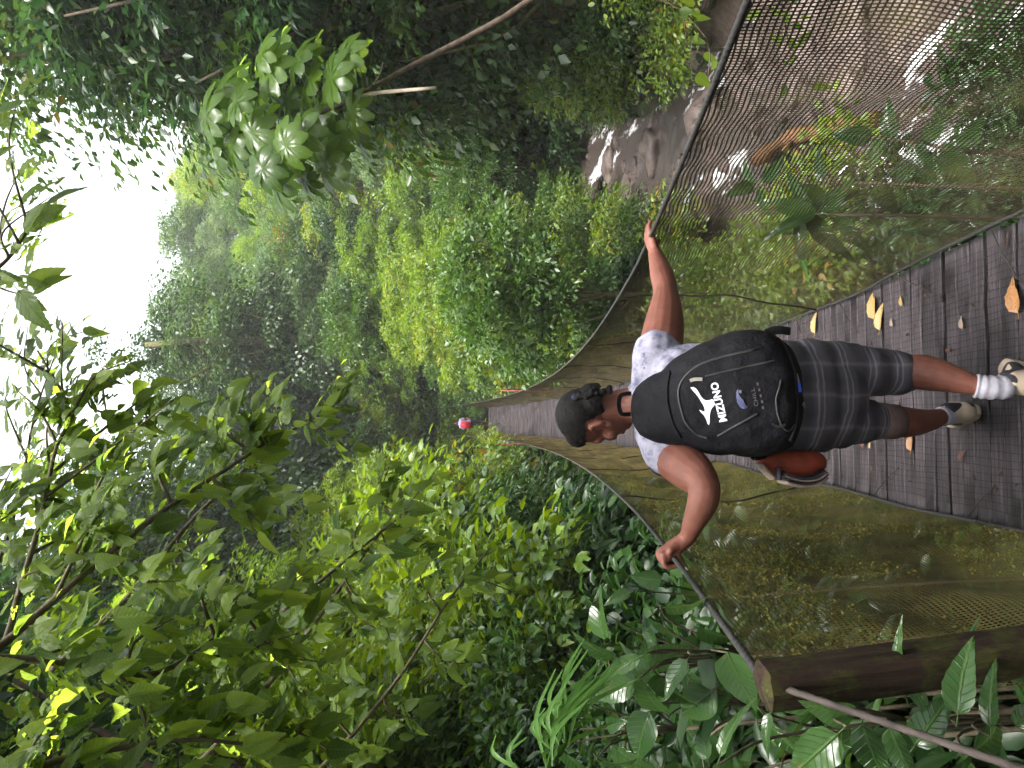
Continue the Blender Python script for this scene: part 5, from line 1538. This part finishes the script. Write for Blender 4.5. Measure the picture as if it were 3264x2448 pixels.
sock(P3(1119, 2998, 3.225), P3(1128, 3035, 3.24), P3(1136, 3085, 3.24), (.038, .043))
def shoe(heel, toe, name='shoe', s=1.0):
    heel = np.array(heel, float); toe = np.array(toe, float)
    d = unit(toe - heel); up = unit(np.array([0, 0, 1.0]) - d * d[2]); sd = np.cross(d, up)
    Rm = np.stack([sd, d, up], 1)
    L = np.linalg.norm(toe - heel)
    g = lambda x, y, z: heel + Rm @ np.array([x, y * L, z])
    up_m = remesh('upper', [limb([(g(0, .07, .050), .041, .042), (g(0, .3, .055), .044, .048), (g(0, .62, .042), .049, .032), (g(0, .92, .032), .038, .020)], 12, 18, ref=tuple(up)), limb([(g(0, .12, .05), .043, .046), (g(0, .14, .105), .044, .050)], 6, 18, ref=tuple(d))], .005, 3)
    o = pp(name, up_m, 'shoe')
    out = []
    V, Fc = [], []
    for k in range(28):
        th = 2 * math.pi * k / 28
        yy = .5 + .53 * math.cos(th)
        xx = (.044 if yy > .5 else .038) * math.copysign(abs(math.sin(th)) ** .7, math.sin(th))
        out.append((xx, yy))
    for zq, e in ((.0, .97), (.006, 1.0), (.022, 1.0), (.028, .97)):
        for (x, yv) in out: V.append(g(x * e, .5 + (yv - .5) * e, zq))
    for i in range(3):
        for k in range(28): Fc.append((i * 28 + k, i * 28 + (k + 1) % 28, (i + 1) * 28 + (k + 1) % 28, (i + 1) * 28 + k))
    Fc += [tuple(range(27, -1, -1)), tuple(84 + k for k in range(28))]
    so = link('sole', pmesh('sole', V, Fc), M['sole'], o)
    return o
rh = px(1216, 3330, 2.745); rh.z = deck_z(rh.y) + .004
rt_ = Vector((rh.x + .085, rh.y + .24, deck_z(rh.y + .25) + .004))
shoe(rh, rt_)
lh = px(1138, 3135, 3.19); lh.z = deck_z(lh.y) + .012
lt_ = Vector((lh.x - .03, lh.y + .25, deck_z(lh.y + .25) + .004))
shoe(lh, lt_)

# ------------------------------------------------------------------ backpack
M['pack'] = None
m, nt, out = mat_new('pack_fabric')
tc = N(nt, 'ShaderNodeTexCoord')
g1 = noise_tex(nt, 13, 4, .6, tc.outputs['Object']); g2 = noise_tex(nt, 350, 2, .5, tc.outputs['Object'])
pbsdf(nt, out, ramp(nt, g1, [(0.3, (.005, .005, .0065)), (0.7, (.010, .0095, .012))]), .8, .12, g1, .7, .02)
M['pack'] = m
M['strap'] = simple('strap_webbing', (.006, .006, .007), .95, .05, .2, 60, .2)
M['zip'] = simple('zip_tape', (.022, .023, .023), .6, .4, .2, 40, .2)
M['pull'] = simple('zip_pull', (.20, .185, .16), .5, .5, .2, 40, .2)
M['white'] = simple('white_print', (.62, .61, .66), .5, .4, .04, 40, .05)
M['blue'] = simple('blue_print', (.065, .07, .15), .6, .4, .15, 40, .1)
M['greyprint'] = simple('grey_print', (.085, .082, .095), .6, .4, .15, 40, .1)
M['penblue'] = simple('pen_blue', (.04, .10, .65), .4, .5, .1, 40, .1)
BY = 2.80
ROLL = R(10)
KP = 2.64 / F_PX
BO = P3(1192, 2262, BY)
bx_ = np.array([math.cos(ROLL), 0, math.sin(ROLL)]); bz_ = np.array([-math.sin(ROLL), .06, math.cos(ROLL)]); bz_ = unit(bz_); by_ = np.cross(bx_, bz_)   # by_: towards -Y
if by_[1] > 0: by_ = -by_
def uv2b(U, V):
    dx, dz = (U - 1192) * KP, -(V - 2262) * KP
    return (dx * math.cos(ROLL) + dz * math.sin(ROLL), -dx * math.sin(ROLL) + dz * math.cos(ROLL))
def z1(x, y): return 2448 - (900 + .4521 * y), 1700 + .4521 * x
OUTL = [(668, 900), (690, 760), (760, 690), (900, 620), (1080, 480), (1250, 400), (1370, 345), (1480, 322), (1600, 332), (1700, 375), (1800, 450), (1860, 600), (1885, 800), (1870, 1000), (1800, 1170), (1650, 1235), (1400, 1225), (1200, 1215), (1050, 1165), (860, 1140), (730, 1080), (680, 990)]
ob_ = [uv2b(*z1(*q)) for q in OUTL]
ths = np.array([math.atan2(q[1], q[0]) for q in ob_]); rs = np.array([math.hypot(*q) for q in ob_])
od = np.argsort(ths); ths, rs = ths[od], rs[od] * 1.05
def Rth(t):
    t = (t + math.pi) % (2 * math.pi) - math.pi
    return float(np.interp(t, np.concatenate([ths - 2 * math.pi, ths, ths + 2 * math.pi]), np.concatenate([rs, rs, rs])))
def thick(bz): return float(np.interp(bz, [-.27, -.2, -.05, .1, .2, .27], [.20, .215, .20, .15, .09, .045]))
def depth(x, z):
    s = min(1.0, math.hypot(x, z) / Rth(math.atan2(z, x)))
    return thick(z) * (1 - s ** 4.6) ** (1 / 2.2) + .010 * nz(x * 13, z * 8, 2) + .006 * nz(x * 30, z * 18, 4)
def b2w(x, z, d): return BO + bx_ * x + bz_ * z + by_ * d
pack = empty('backpack', tuple(P3(1200, 2500, BY)))
tag(pack, "black backpack with white logo worn on the walker's back", 'backpack')
def bk(name, me, mat, lab=None):
    o = child_at(name, me, M[mat], pack)
    if lab: o['label'] = lab
    return o
V, Fc = [], []
NR, NT = 22, 72
for i in range(1, NR + 1):
    s = (i / NR) ** .75
    for k in range(NT):
        t = 2 * math.pi * k / NT - math.pi
        r = Rth(t) * s
        x, z = r * math.cos(t), r * math.sin(t)
        V.append(b2w(x, z, depth(x, z) if i < NR else 0.0))
for i in range(NR - 1):
    for k in range(NT):
        Fc.append((i * NT + k, (i + 1) * NT + k, (i + 1) * NT + (k + 1) % NT, i * NT + (k + 1) % NT))
V.append(b2w(0, 0, depth(0, 0))); c0 = len(V) - 1
for k in range(NT): Fc.append((c0, k, (k + 1) % NT))
for k in range(NT):
    t = 2 * math.pi * k / NT - math.pi
    r = Rth(t) * .97
    V.append(b2w(r * math.cos(t), r * math.sin(t), -.035))
V.append(b2w(0, 0, -.04)); c1 = len(V) - 1
q0 = c0 + 1
for k in range(NT):
    Fc.append(((NR - 1) * NT + k, q0 + k, q0 + (k + 1) % NT, (NR - 1) * NT + (k + 1) % NT)); Fc.append((c1, q0 + (k + 1) % NT, q0 + k))
bk('bag', pmesh('bag', V, Fc, True), 'pack')
def on_bag(pts, lift=.002):
    q = spline([np.array(uv2b(*z1(*p))) for p in pts], 40)
    return [b2w(a[0], a[1], depth(a[0], a[1]) + lift) for a in q]
def piping(pts, r, name, mat, lift=.001):
    bk(name, MB().add(*tube(on_bag(pts, lift), r, 7)).build(name), mat)
piping([(1480, 480), (1250, 530), (1080, 590), (980, 680), (945, 780), (960, 900), (1000, 1010), (1080, 1090), (1150, 1115)], .0042, 'zip', 'zip')
piping([(1120, 670), (1200, 650), (1380, 610), (1600, 562)], .0036, 'zip', 'zip')
piping([(1210, 1100), (1330, 1020), (1470, 940)], .0042, 'seam', 'zip')
piping([(905, 620), (880, 700), (870, 800), (880, 900), (915, 1020), (970, 1110)], .004, 'seam', 'pack', .003)
piping([(1700, 420), (1740, 560), (1765, 700), (1775, 850), (1760, 1000), (1720, 1130)], .005, 'seam', 'pack', .003)
piping([(1640, 700), (1600, 850), (1630, 1000), (1690, 1060), (1760, 1010)], .003, 'seam', 'zip', .001)
def strip_on(pts, w, name, mat, lift=.004):
    q = on_bag(pts, lift)
    T = frame_along(q)
    V, Fc = [], []
    for p, t in zip(q, T):
        s = unit(np.cross(t, by_))
        for a, h in ((-w, -.003), (-w, 0), (w, 0), (w, -.003)): V.append(p + s * a + by_ * h)
    n = len(q)
    for i in range(n - 1):
        for j in range(4): Fc.append((i * 4 + j, i * 4 + (j + 1) % 4, (i + 1) * 4 + (j + 1) % 4, (i + 1) * 4 + j))
    Fc += [(3, 2, 1, 0), tuple((n - 1) * 4 + j for j in range(4))]
    bk(name, pmesh(name, V, Fc), mat)
strip_on([(1018, 700), (1050, 690), (1100, 690)], .0055, 'zip_pull', 'pull')
strip_on([(1840, 862), (1880, 890), (1915, 915)], .006, 'zip_pull', 'pull', .006)
strip_on([(1570, 1012), (1620, 1030), (1670, 1015)], .004, 'zip_pull', 'zip', .004)
strip_on([(1770, 655), (1785, 690), (1792, 712)], .0035, 'pen_cap', 'pull', .006)
strip_on([(1792, 714), (1800, 750), (1805, 785)], .005, 'pen', 'penblue', .006)
# logo: running bird mark and the name under it
def flat_on(poly_lists, name, mat, lift=.0025, tr=None):
    """triangulated polygons in bag coords pressed onto the bag's face."""
    bm = bmesh.new()
    for poly in poly_lists:
        vs = [bm.verts.new((p[0], p[1], 0)) for p in poly]
        f = bm.faces.new(vs)
    bmesh.ops.triangulate(bm, faces=bm.faces[:])
    bmesh.ops.subdivide_edges(bm, edges=bm.edges[:], cuts=1)
    bmesh.ops.triangulate(bm, faces=bm.faces[:])
    for v in bm.verts:
        v.co = Vector(b2w(v.co.x, v.co.y, depth(v.co.x, v.co.y) + lift))
    me = bpy.data.meshes.new(name); bm.to_mesh(me); bm.free()
    return bk(name, me, mat)
def z8(x, y): return 2448 - (1180 + .1356 * y), 2150 + .1356 * x
bird = [(88, 430), (150, 420), (205, 450), (250, 510), (290, 580), (330, 650), (380, 710), (430, 742), (500, 742), (560, 722), (592, 722), (612, 770), (622, 830), (612, 870), (575, 910), (548, 960), (530, 1020), (522, 1100), (522, 1200), (524, 1280), (510, 1335), (480, 1300), (440, 1190), (390, 1100), (340, 1050), (300, 1000), (285, 960), (340, 990), (395, 1012), (410, 985), (400, 920), (375, 850), (330, 770), (280, 680), (210, 580), (140, 500)]
flat_on([[uv2b(*z8(*p)) for p in bird]], 'logo_mark', 'white')
flat_on([[uv2b(470 * 0 + z8(470 + 16 * math.cos(a), 850 + 16 * math.sin(a))[0], z8(470 + 16 * math.cos(a), 850 + 16 * math.sin(a))[1]) for a in np.linspace(0, 6.0, 10)]], 'logo_mark_hole', 'pack', .0040)
def text_on(txt, p0, p1, height, name, mat, lift=.0025, bold=.02, slant=0.0):
    """text between baseline points p0->p1 (photo pixels), pressed onto the bag."""
    cu = bpy.data.curves.new('t', 'FONT'); cu.body = txt; cu.size = 1.0; cu.offset = bold; cu.shear = slant; cu.space_character = 1.06
    cu.resolution_u = 3
    to = bpy.data.objects.new('t', cu); TS_SCENE.collection.objects.link(to)
    me = evaluated_copy(to)
    bpy.data.objects.remove(to)
    a = np.array(uv2b(*p0)); b_ = np.array(uv2b(*p1))
    co = np.array([v.co[:] for v in me.vertices])
    x0, x1 = co[:, 0].min(), co[:, 0].max(); y0, y1 = co[:, 1].min(), co[:, 1].max()
    ex = (b_ - a); L = np.linalg.norm(ex); ex /= L; ey = np.array([-ex[1], ex[0]])
    for v in me.vertices:
        q = a + ex * ((v.co.x - x0) / (x1 - x0) * L) + ey * ((v.co.y - y0) / (y1 - y0) * height)
        v.co = Vector(b2w(q[0], q[1], depth(q[0], q[1]) + lift))
    me.name = name
    me.materials.clear()
    return bk(name, me, mat)
text_on('MIZUNO', z8(905, 1230), z8(695, 300), .0235, 'logo_lettering', 'white', bold=.035)
sw = [(1120, 480), (1085, 560), (1085, 680), (1105, 790), (1160, 890), (1230, 950), (1300, 945), (1355, 905), (1310, 870), (1265, 800), (1240, 740), (1190, 690), (1150, 640), (1130, 580), (1135, 520)]
flat_on([[uv2b(*z8(*p)) for p in sw]], 'emblem_swoosh', 'blue')
flat_on([[uv2b(*z8(1172 + 28 * math.cos(a), 545 + 40 * math.sin(a))) for a in np.linspace(0, 5.9, 12)]], 'emblem_dot', 'greyprint', .003)
text_on('CHILL', z8(1600, 880), z8(1500, 450), .0125, 'emblem_lettering', 'greyprint', bold=.01)
text_on('- - - - -', z8(1735, 950), z8(1600, 330), .006, 'emblem_small_print', 'greyprint', bold=.03)
# shoulder straps, haul loop, strap tail
def strap(name, pts, w, t=.006, mat='strap', nrm=(0, -1, .6)):
    S = spline(pts, 24); T = frame_along(S)
    V, Fc = [], []
    for p, tt in zip(S, T):
        s = unit(np.cross(tt, np.array(nrm))); h = unit(np.cross(s, tt))
        for a, b_ in ((-w, -t), (-w, t), (w, t), (w, -t)): V.append(p + s * a + h * b_)
    for i in range(23):
        for j in range(4): Fc.append((i * 4 + j, i * 4 + (j + 1) % 4, (i + 1) * 4 + (j + 1) % 4, (i + 1) * 4 + j))
    Fc += [(3, 2, 1, 0), tuple(92 + j for j in range(4))]
    bk(name, pmesh(name, V, Fc, False), mat)
strap('shoulder_strap', [P3(1088, 2030, 2.97), P3(1086, 2034, 3.03), P3(1085, 2090, 3.12), P3(1085, 2200, 3.16), P3(1040, 2380, 3.06)], .028, .005, nrm=(-.25, -.35, 1))
strap('shoulder_strap', [P3(1248, 2026, 3.0), P3(1252, 2032, 3.06), P3(1255, 2090, 3.14), P3(1260, 2200, 3.17), P3(1320, 2380, 3.08)], .028, .005, nrm=(.25, -.35, 1))
strap('haul_loop', [P3(1128, 2010, 2.80), P3(1128, 1985, 2.80), P3(1140, 1976, 2.805), P3(1165, 1972, 2.805), P3(1186, 1978, 2.805), P3(1192, 1992, 2.80), P3(1194, 2012, 2.80)], .007, .003, nrm=(0, -1, .1))
strap('strap_tail', [P3(1385, 2440, 2.78), P3(1396, 2475, 2.75), P3(1392, 2520, 2.74)], .014, .002, nrm=(.2, -1, .1))
strap('hip_strap', [P3(1010, 2440, 2.80), P3(985, 2420, 2.88), P3(990, 2405, 3.0)], .016, .003, nrm=(-1, -.2, 0))

# ------------------------------------------------------------------ shoe slung at the left hip
M['orange'] = simple('orange_suede', (.22, .040, .020), .7, .3, .3, 18, .3)
M['grey_sole'] = simple('beige_rubber', (.30, .235, .20), .6, .35, .2, 20, .2)
M['stripe'] = simple('dark_stripe', (.03, .03, .045), .6, .35, .2, 20, .1)
sl = empty('orange_shoe', tuple(P3(930, 2520, 2.90)))
tag(sl, 'red-orange shoe with beige sole slung at the left hip below the backpack', 'shoe')
def S2(x, y, yy): return P3(2448 - (1400 + .1582 * y), 2350 + .1582 * x, yy)
def sk(name, me, mat): return child_at(name, me, M[mat], sl)
up = remesh('upper', [limb([(S2(560, 430, 2.90), .030, .045), (S2(850, 480, 2.89), .042, .055), (S2(1250, 500, 2.885), .050, .058), (S2(1560, 470, 2.89), .040, .045)], 14, 18), limb([(S2(520, 480, 2.90), .022, .035), (S2(760, 740, 2.89), .014, .03)], 8, 14)], .005, 4)
sk('upper', up, 'orange')
def band(pts, yv, ra, rb, name, mat):
    sk(name, MB().add(*tube(spline([S2(a, b_, yv) for a, b_ in pts], 18), [(ra, rb)] * 18, 12, ref=(0, 1, 0))).build(name), mat)
band([(880, 660), (1050, 730), (1300, 770), (1500, 740), (1680, 620)], 2.86, .0055, .045, 'stripe', 'stripe')
band([(870, 720), (1050, 790), (1300, 830), (1540, 790), (1720, 660)], 2.87, .0065, .050, 'sole', 'grey_sole')
band([(920, 790), (1080, 840), (1300, 870), (1540, 830), (1730, 700)], 2.87, .0035, .052, 'stripe', 'stripe')
band([(900, 850), (1080, 900), (1300, 930), (1540, 890), (1720, 760)], 2.88, .008, .050, 'sole', 'grey_sole')
band([(450, 500), (560, 640), (700, 780)], 2.88, .010, .035, 'heel_flap', 'grey_sole')
band([(830, 560), (835, 680), (840, 820)], 2.84, .008, .016, 'buckle_strap', 'stripe')
band([(400, 330), (450, 420), (480, 520)], 2.89, .006, .012, 'hanging_cord', 'stripe')

# ------------------------------------------------------------------ far walker at the end of the bridge
fy = 37.4
fp = px(1098, 1560, fy); fz = float(ground(fp.x, fy)) + .01
far = empty('person', (fp.x, fy, fz))
tag(far, 'distant person in pale lilac top with red bag at the far end of the bridge', 'person')
def F(x, y, z): return np.array([fp.x + x, fy + y, fz + z])
fb_ = remesh('body', [ellipsoid(F(0, 0, 1.52), (.075, .09, .11)), limb([(F(0, 0, .85), .15, .12), (F(0, 0, 1.1), .15, .12), (F(0, 0, 1.32), .17, .11), (F(0, 0, 1.42), .06, .06)], 10), limb([(F(0, 0, 1.36), .05, .05), (F(0, 0, 1.48), .05, .05)], 4),
     limb([(F(.18, 0, 1.33), .05, .05), (F(.25, .05, 1.08), .042, .042), (F(.18, -.15, .92), .03, .03)], 10), limb([(F(-.18, 0, 1.33), .05, .05), (F(-.25, .05, 1.08), .042, .042), (F(-.20, -.15, .95), .03, .03)], 10),
     limb([(F(.09, 0, .88), .085, .085), (F(.09, -.02, .48), .06, .06), (F(.09, .02, .06), .04, .04), (F(.09, -.12, .03), .04, .03)], 12), limb([(F(-.09, 0, .88), .085, .085), (F(-.09, .03, .48), .06, .06), (F(-.09, .08, .06), .04, .04), (F(-.09, -.06, .03), .04, .03)], 12)], .018, 3)
M['lilac'] = simple('lilac_top', (.30, .24, .37), .8, .2, .1, 10, .2)
M['dark_cloth'] = simple('dark_cloth', (.03, .03, .045), .85, .2, .2, 10, .2)
M['redbag'] = simple('red_bag', (.42, .018, .024), .6, .3, .15, 10, .2)
child_at('body', fb_, M['skin'], far)
child_at('top', remesh('top', [limb([(F(0, 0, .92), .175, .145), (F(0, 0, 1.1), .165, .135), (F(0, 0, 1.32), .185, .125), (F(0, 0, 1.41), .08, .08)], 10), limb([(F(.15, 0, 1.34), .065, .065), (F(.22, .03, 1.18), .065, .065)], 6), limb([(F(-.15, 0, 1.34), .065, .065), (F(-.22, .03, 1.18), .065, .065)], 6)], .018, 3), M['lilac'], far)
child_at('trousers', remesh('trousers', [limb([(F(0, 0, .94), .165, .135), (F(0, 0, .82), .165, .135)], 5), limb([(F(.09, 0, .86), .10, .10), (F(.09, -.02, .45), .078, .078)], 8), limb([(F(-.09, 0, .86), .10, .10), (F(-.09, .03, .45), .078, .078)], 8)], .018, 3), M['dark_cloth'], far)
child_at('hair', remesh('hair', [ellipsoid(F(0, .02, 1.56), (.085, .095, .095))], .016, 2), M['hair'], far)
rb = link('red_bag', remesh('red_bag', [limb([(F(-.06, -.20, .95), .15, .08), (F(-.06, -.21, 1.12), .16, .09), (F(-.04, -.19, 1.28), .12, .06)], 10)], .016, 3), M['redbag'])
tag(rb, 'small red bag carried by the distant person', 'bag')

bpy.data.scenes.remove(TS_SCENE)

# ------------------------------------------------------------------ moist air of the ravine
m, nt, out = mat_new('haze')
pv = N(nt, 'ShaderNodeVolumePrincipled')
pv.inputs['Color'].default_value = (.92, .95, .93, 1)
pv.inputs['Density'].default_value = .0009
pv.inputs['Anisotropy'].default_value = .25
nt.links.new(pv.outputs[0], out.inputs['Volume'])
zlo, zhi = float(GZ.min()) - 1.2, max(float(GZ.max()) + 2, 55.0)
hz = link('haze', pmesh('haze', *box((10, 65, (zlo + zhi) / 2), (204, 194, zhi - zlo))), m)
tag(hz, 'thin pale mist filling the ravine', 'haze', kind='stuff')

# look-alikes that still share a label are told apart by their distance from the camera
by_label = {}
for o in scene.objects:
    if o.parent is None and 'label' in o.keys() and o.get('kind') is None:
        by_label.setdefault(o['label'], []).append(o)
ORD = ['nearest', 'second nearest', 'third nearest', 'fourth nearest', 'fifth nearest', 'sixth nearest', 'seventh nearest', 'eighth nearest', 'ninth nearest', 'tenth nearest', 'eleventh nearest', 'twelfth nearest', 'thirteenth nearest', 'fourteenth nearest', 'fifteenth nearest', 'sixteenth nearest']
for lab, os_ in by_label.items():
    if 1 < len(os_) <= len(ORD):
        os_.sort(key=lambda q: (q.location - CAM).length)
        for w, q in zip(ORD, os_):
            nl = lab + ', ' + w
            if len(nl.replace(',', ' ').split()) <= 16: q['label'] = nl
